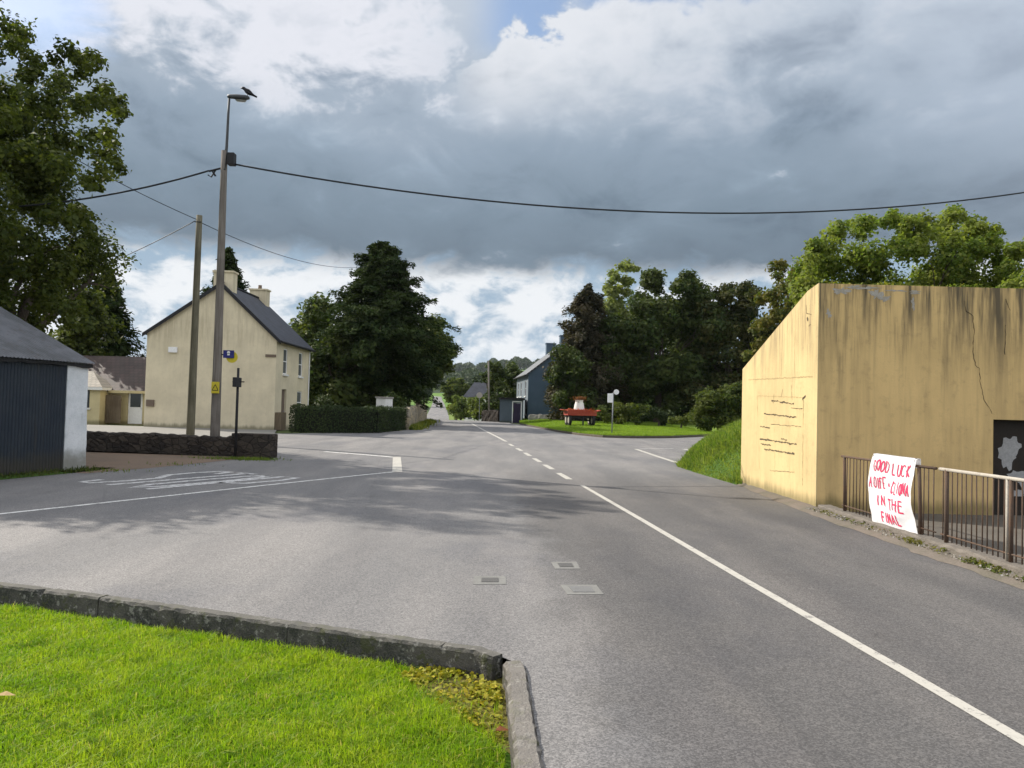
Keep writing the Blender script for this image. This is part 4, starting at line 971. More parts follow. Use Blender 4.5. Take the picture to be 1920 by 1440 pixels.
# ------------------------------------------------------------------ railings
RX = 5.33
def railing(y_far, y_near, ztop_far, ztop_near, label, posts, nbars, rail_m, bar_m, rail_r=0.018, lean=0.0, broken=False):
    t = thing('railing', label, 'railing', (RX, y_far, 0.105), 0, 'steel railings in front of the yellow shelter')
    zt = lambda y: ztop_far + (ztop_near - ztop_far) * (y_far - y) / (y_far - y_near)
    mb = MB(); mb.box(RX - 0.022, RX + 0.022, y_near, y_far, -0.008, 0.008) if False else None
    pts = [(RX, y_far + 0.03, zt(y_far)), (RX, (y_far + y_near) / 2, zt((y_far + y_near) / 2) - 0.004), (RX, y_near, zt(y_near))]
    MB().tube(pts, rail_r, 8).build('top_rail', rail_m, t, smooth=True, local=False)
    MB().tube([(RX, y_far, 0.19), (RX, y_near, 0.19)], 0.010, 6).build('bottom_rail', bar_m, t, smooth=True, local=False)
    R = random.Random(int(y_far * 100))
    for (y, r, dy, mt) in posts:
        MB().tube([(RX + 0.002, y, 0.09), (RX + 0.002, y + dy, zt(y) + 0.004)], r, 8).build('post', mt, t, smooth=True, local=False)
    for i in range(nbars):
        y = y_far - (i + 0.5) * (y_far - y_near) / nbars
        if any(abs(y - p[0]) < 0.035 for p in posts): continue
        MB().tube([(RX - 0.001, y + R.gauss(0, .004), 0.12), (RX - 0.001, y + R.gauss(0, .006), zt(y) - 0.005)], 0.0075, 6).build('bar', bar_m, t, smooth=True, local=False)
    return t
railing(12.35, 9.63, 0.965, 0.985, 'rusty brown railing farther from the camera, carrying the banner', [(12.25, 0.024, 0.03, M['rust']), (9.98, 0.024, 0.06, M['rust'])], 24, M['rust'], M['rust'])
rl = railing(9.52, 6.2, 0.985, 1.0, 'nearer railing with a pale worn top rail, cut by the right edge of the photo', [(9.40, 0.026, 0.0, M['rust']), (8.25, 0.020, 0.0, M['palepipe']), (8.19, 0.022, 0.0, M['rust']), (6.24, 0.024, 0.0, M['rust'])], 34, M['palepipe'], M['rust'], 0.021)

# ------------------------------------------------------------------ banner
def banner():
    TL = Vector((0, 11.2, 1.075)); TR = Vector((0, 10.02, 1.07)); BL = Vector((0, 11.14, 0.045)); BR = Vector((0, 10.0, 0.075))
    org = Vector((RX - 0.05, 10.6, 0.1))
    def S(u, v, off=0.0):
        p = TL.lerp(TR, u).lerp(BL.lerp(BR, u), v)
        bul = 0.035 * sin(pi * v) + 0.020 * sin(u * 9 + v * 3) * v + 0.012 * sin(v * 8 + u * 4) + 0.010 * abs(sin(u * 7 - v * 5 + 1)) + 0.008 * abs(sin(u * 4 + v * 11)) + 0.02 * max(0, 1 - abs(u - v * .8 - .1) * 9) * (1 - v)
        y = p.y + 0.10 * sin(pi * v) * (1 - u) - 0.0 + 0.07 * sin(pi * v) * (u) * -(-1)
        return Vector((RX - 0.035 - bul - off, y, p.z)) - org
    t = thing('banner', 'white hand-painted banner with red good-luck lettering hung on the rusty railing', 'banner', org)
    n, m = 44, 44; V = [S(i / n, j / m) for j in range(m + 1) for i in range(n + 1)]
    Fs = [(j * (n + 1) + i, j * (n + 1) + i + 1, (j + 1) * (n + 1) + i + 1, (j + 1) * (n + 1) + i) for j in range(m) for i in range(n)]
    b = len(V); V += [S(i / n, 0) * 1.0 for i in range(n + 1)]; V += [S(i / n, 0) + Vector((0.055, 0, 0.008)) for i in range(n + 1)]; V += [S(i / n, 0) + Vector((0.062, 0, -0.12)) for i in range(n + 1)]
    for r_ in range(2): Fs += [(b + r_ * (n + 1) + i, b + (r_ + 1) * (n + 1) + i, b + (r_ + 1) * (n + 1) + i + 1, b + r_ * (n + 1) + i + 1) for i in range(n)]
    c = MB(); c.add(V, Fs); c.build('sheet', M['banner'], t, smooth=True)
    for u in (0.03, 0.97):
        q = S(u, 0.01); tm = MB(); tm.tube([q + Vector((-.008, 0, -.02)), q + Vector((.01, 0, .02)), q + Vector((.07, 0, .0)), q + Vector((.075, 0, -.16)), q + Vector((.02, .02 if u < .5 else -.02, -.17))], .004, 5); tm.build('tie', M['cable'], t)
    le = MB(); R = random.Random(2)
    def word(wd, u0, v0, w, h, gap, th):
        for pl in strokes(wd, u0, 0, w, h, gap):
            # densify
            q = []
            for a, b_ in zip(pl, pl[1:]):
                k = max(2, int(math.hypot(a[0] - b_[0], a[1] - b_[1]) / 0.02)); q += [(a[0] + (b_[0] - a[0]) * i / k, a[1] + (b_[1] - a[1]) * i / k) for i in range(k)]
            q.append(pl[-1]); ju, jv = R.gauss(0, .006), R.gauss(0, .008)
            ribbon2d(le, [(x + ju + .003 * sin(y * 70 + ju * 900), y + jv) for x, y in q], th * R.uniform(.75, 1.35), lambda u, v: S(u, v0 - v, 0.006))
    word('GOOD', 0.10, 0.225, 0.062, 0.15, 0.52, 0.019); word('LUCK', 0.54, 0.255, 0.068, 0.155, 0.52, 0.019)
    word('AOIFE', 0.04, 0.465, 0.053, 0.15, 0.60, 0.017); word('+', 0.468, 0.43, 0.036, 0.05, 0.3, 0.016); word('CLIONA', 0.565, 0.50, 0.047, 0.155, 0.60, 0.017)
    word('IN', 0.21, 0.70, 0.088, 0.135, 0.45, 0.021); word('THE', 0.50, 0.735, 0.080, 0.15, 0.50, 0.021)
    word('FINAL', 0.26, 0.915, 0.068, 0.13, 0.58, 0.020)
    le.build('lettering', M['redpaint'], t)
banner()

# ------------------------------------------------------------------ utility poles, lamp, cables
PD = 23.2
pb = gp(402, 852); PD = pb.y
def pole_thing():
    base = pb; top = at(421, 283, PD)
    t = thing('utility_pole', 'tall weathered timber pole with a street lamp on top, before the low stone wall', 'utility pole', base)
    n = 10; pts = [base.lerp(top, i / n) for i in range(n + 1)]; pts[0].z = -0.2
    MB().tube(pts, [0.145 - 0.0055 * i for i in range(n + 1)], 12).build('pole', M['wood'], t, smooth=True, local=False)
    mid = at(425, 275, PD); hd = at(430, 181, PD)
    MB().tube([top + Vector((0.03, -0.04, -0.6)), mid, at(428, 215, PD), hd], [0.05, 0.045, 0.038, 0.035], 8).build('lamp_arm', M['dsteel'], t, smooth=True, local=False)
    lh = MB(); a = at(427, 181, PD); b = at(467, 184, PD)
    e = (b - a); l = e.length; ex = e.normalized(); ez = Vector((0, -0.15, 1)).normalized(); ey = ez.cross(ex)
    prof = [(0, .05, .055), (.12, .075, .07), (.45, .12, .085), (.85, .13, .08), (1.0, .07, .05)]
    V = []
    for (f, wy, wz) in prof:
        for k in range(10):
            th = 2 * pi * k / 10; V.append(a + ex * l * f + ey * cos(th) * wy + ez * (sin(th) * wz * (1.0 if sin(th) > 0 else 0.75)))
    Fs = [(i * 10 + k, i * 10 + (k + 1) % 10, (i + 1) * 10 + (k + 1) % 10, (i + 1) * 10 + k) for i in range(4) for k in range(10)] + [tuple(range(10)), tuple(range(49, 39, -1))]
    lh.add(V, Fs); lamp = lh.build('lamp_head', M['dsteel'], t, smooth=True, local=False)
    gl = MB(); c = a + ex * l * 0.62 - ez * 0.075
    gl.add([c + ex * l * .28 * cos(2 * pi * k / 12) + ey * .09 * sin(2 * pi * k / 12) for k in range(12)] + [c + ex * l * .2 * cos(2 * pi * k / 12) + ey * .07 * sin(2 * pi * k / 12) - ez * .05 for k in range(12)], [(k, (k + 1) % 12, 12 + (k + 1) % 12, 12 + k) for k in range(12)] + [tuple(range(12, 24))])
    gl.build('lamp_lens', M['glass_pale'], lamp, smooth=True, local=False)
    br = MB(); q = at(432, 300, PD); br.box(q.x - .06, q.x + .14, q.y - .12, q.y + .12, q.z - .16, q.z + .2); br.build('cable_clamp', M['dark'], t, bevel=0.02, local=False)
    iz = MB(); q = at(403, 318, PD); iz.tube([at(421, 314, PD), at(392, 321, PD)], 0.03, 6); iz.tube([at(405, 318, PD), at(396, 332, PD), at(390, 328, PD)], 0.022, 6); iz.tube([at(398, 320, PD), at(404, 330, PD)], 0.03, 6)
    iz.build('tension_fitting', M['dark'], t, local=False)
    pl = MB(); q = at(408, 727, PD); pl.box(q.x - .115, q.x + .115, q.y - .185, q.y - .16, q.z - .17, q.z + .17)
    w = pl.build('warning_plate', M['yellow_sign'], t, bevel=0.006, local=False); w['label'] = 'small yellow warning plate'
    tr = MB(); y = q.y - .189; cx, cz = q.x, q.z
    for A, B in [((-.09, -.08), (.09, -.08)), ((.09, -.08), (0, .09)), ((0, .09), (-.09, -.08))]:
        dx, dz = B[0] - A[0], B[1] - A[1]; ll = math.hypot(dx, dz); nx_, nz_ = -dz / ll * .01, dx / ll * .01
        tr.add([(cx + A[0] + nx_, y, cz + A[1] + nz_), (cx + B[0] + nx_, y, cz + B[1] + nz_), (cx + B[0] - nx_, y, cz + B[1] - nz_), (cx + A[0] - nx_, y, cz + A[1] - nz_)], [(0, 1, 2, 3)])
    tr.build('warning_symbol', M['dark'], w, local=False)
    st = MB(); 
    for z in (3.2, 3.6, 4.0, 4.4, 4.8, 5.2, 5.6):
        p = base.lerp(top, z / top.z); s = 1 if int(z * 2.5) % 2 else -1
        st.tube([p, p + Vector((s * 0.26, -0.02, 0.0))], 0.012, 5)
    return t, top
pole_t, pole_top = pole_thing()

# bird on the lamp
def bird():
    b = at(463, 176, PD); t = thing('bird', 'small black crow perched on the end of the street lamp', 'bird', b - Vector((0, 0, 0.07)))
    mb = MB(); o = t.location
    # one closed body from bill to tail along a bent axis, leaning with the tail down to the right
    ax = [(-.20, 0.235, .004), (-.165, .24, .02), (-.13, .245, .042), (-.095, .235, .05), (-.06, .205, .048), (-.02, .17, .07), (.04, .13, .082), (.10, .09, .07), (.15, .06, .045), (.22, .02, .03), (.30, -.02, .026)]
    pts = [(x, 0, z) for x, z, r in ax]; mb.tube(pts, [r for _, _, r in ax], 10)
    mb.tube([(.01, .025, .09), (.0, .03, .0)], .008, 5); mb.tube([(.03, -.025, .09), (.03, -.03, .0)], .008, 5)
    mb.build('body', M['feather'], t, smooth=True)
    for s in (1, -1):
        MB().add([(-.03, .078 * s, .19), (.06, .088 * s, .16), (.17, .06 * s, .08), (.25, .03 * s, .02), (.12, .075 * s, .06), (.0, .082 * s, .11)], [(0, 1, 2, 3, 4, 5)]).prism([(-.03, .07 * s, .19), (.06, .08 * s, .16), (.17, .052 * s, .08), (.25, .022 * s, .02), (.12, .067 * s, .06), (.0, .074 * s, .11)], (0, .014 * s, 0)).build('wing', M['feather'], t)
    MB().lathe([(.001, -.006), (.006, 0), (.001, .006)], (-.135, -.038, .255), 6).build('eye', M['glass'], t)
bird()

fp_top = at(374, 404, 30); fpb = Vector((at(357, 812, 30).x, 30, 0)); 
def far_pole():
    t = thing('utility_pole', 'plain mossy timber pole behind the low stone wall, shorter than the lamp pole', 'utility pole', fpb)
    n = 8; pts = [fpb.lerp(fp_top, i / n) for i in range(n + 1)]; pts[0].z = -.2
    MB().tube(pts, [0.16 - 0.006 * i for i in range(n + 1)], 12).build('pole', M['wood_green'], t, smooth=True, local=False)
    MB().tube([fp_top + Vector((-.13, -.1, -.28)), fp_top + Vector((.13, -.1, -.28))], .02, 6).build('wire_bracket', M['dark'], t, local=False)
far_pole()

def cable(name, label, A, B, sag, r, n=48):
    A, B = Vector(A), Vector(B); pts = []
    for i in range(n + 1):
        t = i / n; p = A.lerp(B, t); p.z -= 4 * sag * t * (1 - t); pts.append(p)
    o = MB().tube(pts, r, 6).build(name, M['cable'], smooth=True); return tag(o, label, 'cable')
CABLE_END = at(2330, 275, 29.0)
cable('overhead_cable', 'thick black cable sagging from the lamp pole across the road to the right', at(440, 308, PD), CABLE_END, 1.98, 0.027)
cable('overhead_cable', 'black cable running from the lamp pole left into the big tree', at(392, 320, PD), at(-260, 385, 21.5), 0.5, 0.026)
cable('overhead_wire', 'thin wire rising from the shorter pole to the upper left', at(370, 412, 30), at(-100, 150, 24), 0.25, 0.014)
cable('overhead_wire', 'thin wire dropping from the shorter pole to the lower left', at(366, 414, 30), at(-60, 560, 44), 0.7, 0.016)
cable('overhead_wire', 'thin wire from the shorter pole right towards the dark conifer', at(378, 418, 30), at(700, 497, 62), 0.8, 0.014)

# ------------------------------------------------------------------ shed
def shed():
    A = gp(-5, 893.5); A.z = 0; Bp = gp(110, 882.5); Bp.z = 0; Cc = gp(155, 879.5); Cc.z = 0
    U = (Cc - A); U.z = 0; U.normalize(); N = Vector((U.y, -U.x, 0))          # outward, towards the road
    t = thing('shed', 'old shed with a dark navy corrugated front and grey tin roof at the left edge', 'shed', Bp)
    LB_ = (Bp - A).length; LC = (Cc - A).dot(U); H = 2.36; back = 5.6; start = -6.0
    P = lambda u, n_, z: A + U * u + N * n_ + Vector((0, 0, z))
    ridge = 2.75; rh = H + 1.32
    c = MB(); V = []; n = int((LB_ - start) / 0.018); amp = .012
    for i in range(n + 1):
        u = start + (LB_ - start) * i / n; d = amp * sin(u * 2 * pi / 0.076); V += [P(u, d, 0.02), P(u, d, H - 0.02)]
    c.add(V, [(2 * i, 2 * i + 2, 2 * i + 3, 2 * i + 1) for i in range(n)])
    f = c.build('corrugated_front', M['navy'], t, smooth=True, local=False); f['label'] = 'dark navy corrugated sheeting'
    w = MB(); V = []; R = random.Random(5)
    # white-washed end pier, hand-plastered and slightly battered
    nz, nu = 24, 8; grid = {}
    for side, (n0) in (('f', 0.03),):
        for j in range(nz + 1):
            z = -0.05 + (H + 0.03) * j / nz; bat = 0.05 * (1 - j / nz)
            for i in range(nu + 1):
                u = LB_ + (LC - LB_ + bat) * i / nu; grid[(i, j)] = P(u, n0 + R.gauss(0, .004) + (0.03 * bat), z)
    V = [grid[(i, j)] for j in range(nz + 1) for i in range(nu + 1)]; m = nu + 1
    Fs = [(j * m + i, j * m + i + 1, (j + 1) * m + i + 1, (j + 1) * m + i) for j in range(nz) for i in range(nu)]
    w.add(V, Fs)
    b = len(w.v); 
    # far side (gable end) running back from the pier, and the front edge return
    g = [P(LC, 0.03, -.05), P(LC, -back, -.05), P(LC, -back, H), P(LC, -ridge, rh), P(LC, 0.03, H - .02)]
    w.add(g, [(0, 1, 2, 3, 4)])
    w.add([P(LB_, 0.03, -.05), P(LB_, -.3, -.05), P(LB_, -.3, H - .02), P(LB_, 0.03, H - .02)], [(0, 1, 2, 3)])
    w.build('white_pier', M['whitewash'], t, smooth=True, local=False)
    bk = MB(); bk.add([P(start, -back, 0), P(LC, -back, 0), P(LC, -back, H), P(start, -back, H)], [(0, 1, 2, 3)])
    bk.add([P(start, 0, 0), P(start, -back, 0), P(start, -back, H), P(start, -ridge, rh), P(start, 0, H)], [(0, 1, 2, 3, 4)])
    bk.build('back_wall', M['whitewash'], t, local=False)
    r = MB(); ov = 0.10; 
    def slope(n0, z0, n1, z1):
        V = []; nn = int((LC + ov - start) / 0.02)
        for i in range(nn + 1):
            u = start + (LC + ov - start) * i / nn; d = .012 * sin(u * 2 * pi / 0.085); V += [P(u, n0, z0 + d), P(u, n1, z1 + d)]
        r.add(V, [(2 * i, 2 * i + 2, 2 * i + 3, 2 * i + 1) for i in range(nn)])
    slope(0.16, H - 0.02, -ridge, rh + .03); slope(-back - 0.15, H - .02, -ridge, rh + .03)
    r.build('roof', M['tin'], t, smooth=True, local=False)
    e = MB(); R = random.Random(8); V = []
    k = 40
    for i in range(k + 1):
        u = start + (LC + 0.06 - start) * i / k; z = H - .035 - abs(R.gauss(0, .02)); V += [P(u, .10, z - .05), P(u, .10, H - .035), P(u, .03, H - .03), P(u, .03, z - .05)]
    e.add(V, [(4 * i + a, 4 * i + (a + 1) % 4, 4 * i + 4 + (a + 1) % 4, 4 * i + 4 + a) for i in range(k) for a in range(4)]); e.build('eaves', M['dark'], t, local=False)
    # weeds at its foot
    R2 = np.random.default_rng(3); n = 1500; u = R2.uniform(start, LC + .2, n); nn = 0.05 + R2.random(n) ** 1.5 * 0.55
    C = np.array([A.x + U.x * a + N.x * b for a, b in zip(u, nn)]); D = np.array([A.y + U.y * a + N.y * b for a, b in zip(u, nn)])
    tag(blades('shed_weeds', C, D, np.zeros(n), np.full(n, .08), .016, L['grassdark'], 4, .8), 'rough grass growing along the foot of the navy shed', 'grass', kind='stuff')
    so_ = MB(); sl_ = []
    tag(sheet('soil_strip', [P(start, -.05, .004), P(LC + .5, -.05, .004), P(LC + .6, .35, .004), P(LB_, .55, .004), P(start, .75, .004)], M['bank'], 0.004), kind='structure')
shed()

# gravel before the low wall, forecourt behind it
tag(sheet('gravel_patch', [gp(112, 885), gp(160, 888), gp(300, 876), (gp(380, 868)), gp(450, 861), gp(505, 858), gp(512, 850), gp(150, 838), gp(60, 850)], M['gravel'], 0.004), kind='structure')
R = np.random.default_rng(18); n = 1600
cs = [gp(430, 861), gp(470, 862), gp(330, 872), gp(190, 884)]; X = []; Y = []
for c, k, s in zip(cs, (380, 700, 60, 120), (.5, .35, .5, .4)): X.append(R.normal(c.x, s, k)); Y.append(R.normal(c.y + .05, .22, k))
X = np.concatenate(X); Y = np.concatenate(Y); tag(blades('gravel_weeds', X, Y, np.zeros(len(X)), np.full(len(X), .06), .014, L['grassdull'], 22, .8), 'thin grass tufts at the foot of the lamp pole and stone wall', 'grass', kind='stuff')
tag(sheet('forecourt', [(-26, 23.3, 0), (-6.85, 21.9, 0), gp(515, 812.5), (-13.3, 43.75, 0), (-26, 44.5, 0)], M['forecourt'], 0.004), kind='structure')

# low stone wall
def low_wall():
    a = gp(503, 859.5); b = gp(150, 844.5); a.z = b.z = 0; U = (b - a).normalized(); N = Vector((-U.y, U.x, 0)); N = N if N.y < 0 else -N
    t = thing('stone_wall', 'low dark rubble wall in front of the cream house', 'wall', a)
    L_ = (b - a).length + 5; R = np.random.default_rng(2); n = int(L_ / .12); rows = 8; th = .38
    def H(u): return .545 + .015 * sin(u * 2.1) + .01 * sin(u * 7)
    V = []
    for i in range(n + 1):
        u = L_ * i / n; h = H(u)
        prof = [(0.0, -.1)] + [(0.0, h * k / rows) for k in range(1, rows)] + [(-.03, h), (-.19, h + .03), (-th + .03, h), (-th, h * .5), (-th, -.1)]
        for k, (d, z) in enumerate(prof):
            j = R.normal() * .010; V.append(a + U * u + N * (d + j) + Vector((0, 0, z + (R.normal() * .015 if k >= rows - 1 else 0))))
    m = rows + 5; mb = MB()
    mb.add(V, [(i * m + k, i * m + k + 1, (i + 1) * m + k + 1, (i + 1) * m + k) for i in range(n) for k in range(m - 1)] + [tuple(range(m))])
    mb.build('wall', M['rubble_dark'], t, local=False)
    p = MB(); c = a + U * .55 - N * .19
    p.box(-.6, .6, -.235, .235, -.1, .68, Matrix.Translation(c) @ Matrix.Rotation(atan2(U.y, U.x), 4, 'Z')); p.build('end_pier', M['rubble_dark'], t, bevel=.03, local=False)
low_wall()

# thin dark sign post in front of the wall
q = gp(441, 858); t = thing('sign_post', 'slim dark post with a finger sign seen edge-on, just right of the lamp pole', 'sign post', q)
tp = at(447, 690, q.y)
MB().tube([q - Vector((0, 0, .1)), q.lerp(tp, .5), tp], [.042, .04, .036], 8).build('post', M['dark'], t, smooth=True, local=False)
c = at(447, 716, q.y); fb = MB(); fb.box(c.x - .06, c.x + .05, c.y - .30, c.y + .12, c.z - .15, c.z + .12); fb.build('finger_board', M['dark'], t, bevel=.01, local=False)
MB().tube([at(436, 716, q.y), at(458, 716, q.y)], .018, 6).build('cross_arm', M['dark'], t, local=False)

# blue and yellow sign fixed to the lamp pole
c = at(429, 665, PD - .02); t = thing('sign', 'square blue sign in front of a yellow disc, projecting from the lamp pole', 'sign', c)
dsk = MB(); dsk.lathe([(.17, -.008), (.17, .008)], (.09, .02, -.07), 28, Matrix.Rotation(pi / 2, 3, 'X')); dsk.build('yellow_disc', M['yellow_sign'], t)
MB().box(-.16, .16, -.025, -.003, -.10, .13).build('blue_plate', M['blue_sign'], t, bevel=.004)
em = MB(); em.box(-.035, .035, -.03, -.027, -.02, .05); em.lathe([(.045, -.0015), (.045, .0015)], (0, -.0285, .06), 12, Matrix.Rotation(pi / 2, 3, 'X')); em.build('emblem', M['white'], t)
MB().tube([(-.36, .0, .0), (0, .0, .0)], .02, 6).build('bracket', M['dark'], t)

# ------------------------------------------------------------------ cream house
def uvface(bm, f, o, U, Vv):
    uv = bm.loops.layers.uv.verify()
    for l in f.loops: d = l.vert.co - o; l[uv].uv = (d.dot(U), d.dot(Vv))
def roof_slab(name, quad, th, mat, parent, loc=False):
    """tiled slope: quad = eave a, eave b, ridge b, ridge a (world)"""
    q = [Vector(p) for p in quad]; nrm = (q[1] - q[0]).cross(q[3] - q[0]).normalized(); nrm = nrm if nrm.z > 0 else -nrm
    bm = bmesh.new(); T = [bm.verts.new(p) for p in q]; Bt = [bm.verts.new(p - nrm * th) for p in q]
    f = bm.faces.new(T); bm.faces.new(Bt[::-1])
    for i in range(4): bm.faces.new([T[i], T[(i + 1) % 4], Bt[(i + 1) % 4], Bt[i]])
    U = (q[1] - q[0]).normalized(); Vv = (q[3] - q[0]) - U * (q[3] - q[0]).dot(U); Vv.normalize()
    for g in bm.faces: uvface(bm, g, q[0], U, Vv)
    bmesh.ops.recalc_face_normals(bm, faces=bm.faces)
    bmesh.ops.transform(bm, matrix=world_inv(parent), verts=bm.verts)
    me = bpy.data.meshes.new(name); bm.to_mesh(me); bm.free(); return ob(name, me, mat, parent)
def window(parent, P, U, N, u0, u1, z0, z1, depth=.10, sash=True, glass='glass', sill=True, fm='white', name='window'):
    """frame, glazing and sill set in a wall opening; P wall origin, N outward"""
    P, U, N = Vector(P), Vector(U), Vector(N); Z = Vector((0, 0, 1)); B = Matrix(((U.x, N.x, 0, P.x), (U.y, N.y, 0, P.y), (0, 0, 1, P.z), (0, 0, 0, 1)))
    f = MB(); t = .06; y0, y1 = -depth, -depth + .05
    f.box(u0, u0 + t, y0, y1, z0, z1, B); f.box(u1 - t, u1, y0, y1, z0, z1, B); f.box(u0 + t, u1 - t, y0, y1, z1 - t, z1, B); f.box(u0 + t, u1 - t, y0, y1, z0, z0 + t, B)
    if sash: f.box(u0 + t, u1 - t, y0 + .005, y1 - .005, (z0 + z1) / 2 - .025, (z0 + z1) / 2 + .025, B)
    w = f.build(name, M[fm], parent, local=False)
    MB().box(u0 + t * .5, u1 - t * .5, y0 + .012, y0 + .026, z0 + t * .5, z1 - t * .5, B).build('pane', M[glass], w, local=False)
    if sill: MB().box(u0 - .08, u1 + .08, -.04, .09, z0 - .11, z0 - .003, B).build('sill', M['sillstone'], w, local=False)
    return w
def cream_house():
    x0, x1 = -20.85, -13.45; y0, y1 = 43.7, 50.9; ze = 5.2; zl = 5.45; ax = at(416, 528, y0).x; za = 8.2
    t = thing('house', 'two-storey cream rendered house with a dark slate roof and two chimneys', 'house', ((x0 + x1) / 2, y0, 0))
    w = MB(); g = [(x0, y0, -.1), (x1, y0, -.1), (x1, y0, ze), (ax, y0, za), (x0, y0, zl)]
    w.add(g, [tuple(range(5))]); w.add([(a, y1, c) for a, b, c in g], [tuple(range(5))])
    w.add([(x0, y0, -.1), (x0, y1, -.1), (x0, y1, zl), (x0, y0, zl)], [(0, 1, 2, 3)])
    up = [(1.35, 2.2, 3.25, 4.75), (4.6, 5.5, 3.25, 4.75)]; lo = [(1.25, 2.2, .05, 2.35), (4.5, 5.6, .9, 2.3)]
    wall_holes(w, (x1, y0, -.1), (0, 1, 0), y1 - y0, ze + .1, (1, 0, 0), .22, [(a, b, c + .1, d + .1) for a, b, c, d in up + lo])
    w.build('wall', M['cream'], t, local=False)
    P = (x1, y0, 0)
    for h in up: window(t, P, (0, 1, 0), (1, 0, 0), *h, depth=.09, glass='glass_mid')
    window(t, P, (0, 1, 0), (1, 0, 0), *lo[1], depth=.09, glass='glass_mid')
    d = MB(); d.box(x1 - .16, x1 - .10, y0 + 1.3, y0 + 2.15, .05, 2.33); dr = d.build('door', M['brownbox'], t, local=False)
    MB().tube([(x1 - .10, y0 + 2.0, 1.05), (x1 - .03, y0 + 2.0, 1.05)], .025, 6).build('handle', M['steel'], dr, local=False)
    ov = .12
    r1 = roof_slab('roof', [(x1 + .25, y0 - ov, ze - .1), (x1 + .25, y1 + ov, ze - .1), (ax, y1 + ov, za + .14), (ax, y0 - ov, za + .14)], .13, M['slate'], t)
    k = (zl - za) / (x0 - ax)
    r2 = roof_slab('roof', [(x0 - .2, y1 + ov, zl - .2 * k + .02), (x0 - .2, y0 - ov, zl - .2 * k + .02), (ax, y0 - ov, za + .14), (ax, y1 + ov, za + .14)], .13, M['slate'], t)
    MB().tube([(ax, y0 - ov - .01, za + .15), (ax, y1 + ov, za + .15)], .09, 8).build('ridge_tiles', M['slate'], r1, local=False)
    b = MB(); b.prism([(x1 + .27, y0 - ov - .02, ze - .12), (ax, y0 - ov - .02, za + .15), (ax, y0 - ov - .02, za - .09), (x1 + .27, y0 - ov - .02, ze - .34)], (0, -.03, 0))
    b.prism([(x0 - .22, y0 - ov - .02, zl - .2 * k), (ax, y0 - ov - .021, za + .15), (ax, y0 - ov - .021, za - .09), (x0 - .22, y0 - ov - .02, zl - .2 * k - .22)], (0, -.03, 0)); b.build('bargeboard', M['dark'], t, local=False)
    MB().tube([(x1 + .29, y0 - .1, ze - .17), (x1 + .29, y1 + .1, ze - .19)], .07, 8).build('gutter', M['dark'], t, local=False)
    MB().tube([(x1 + .06, y1 - .3, ze - .25), (x1 + .06, y1 - .3, .1)], .04, 8).build('downpipe', M['white'], t, local=False)
    for yy, px in ((y0 + .55, 0), (y1 - .6, 1)):
        c = MB(); zt = 8.95 if px == 0 else 8.85
        c.box(ax - .55, ax + .55, yy - .36, yy + .36, za - .9, zt); c.box(ax - .61, ax + .61, yy - .43, yy + .43, zt, zt + .1); ch = c.build('chimney', M['cream'], t, local=False)
        if px: MB().lathe([(.13, 0), (.11, .25), (.13, .27), (.10, .28)], (ax, yy, zt + .1), 12).build('chimney_pot', M['brownbox'], ch, local=False)
    q = at(325, 656, y0); al = MB(); al.box(q.x - .25, q.x + .25, y0 - .12, y0 - .003, q.z - .16, q.z + .16); al.build('alarm_box', M['white'], t, bevel=.03, local=False)
    q = at(283, 756, y0); mb_ = MB(); mb_.box(q.x - .24, q.x + .2, y0 - .1, y0 - .003, q.z - .18, q.z + .2); mb_.build('meter_box', M['brownbox'], t, bevel=.02, local=False)
    q = at(508, 667, y0); hs = MB(); hs.box(q.x - .3, q.x + .3, y0 - .06, y0 - .003, q.z - .07, q.z + .07); hs.build('name_plate', M['brownbox'], t, local=False)
    for zz, yy in ((4.95, 1.75), (4.95, 5.0)): pass
    MB().box(x1 + .003, x1 + .35, y0 + .1, y0 + 1.1, 0, 1.0).build('bin_store', M['gatewood'], t, local=False)
    MB().tube([(x0 + .4, y0 - .05, -.05), (x1, y0 - .05, -.05)], .02, 4).build('plinth_trim', M['concrete'], t, local=False)
cream_house()

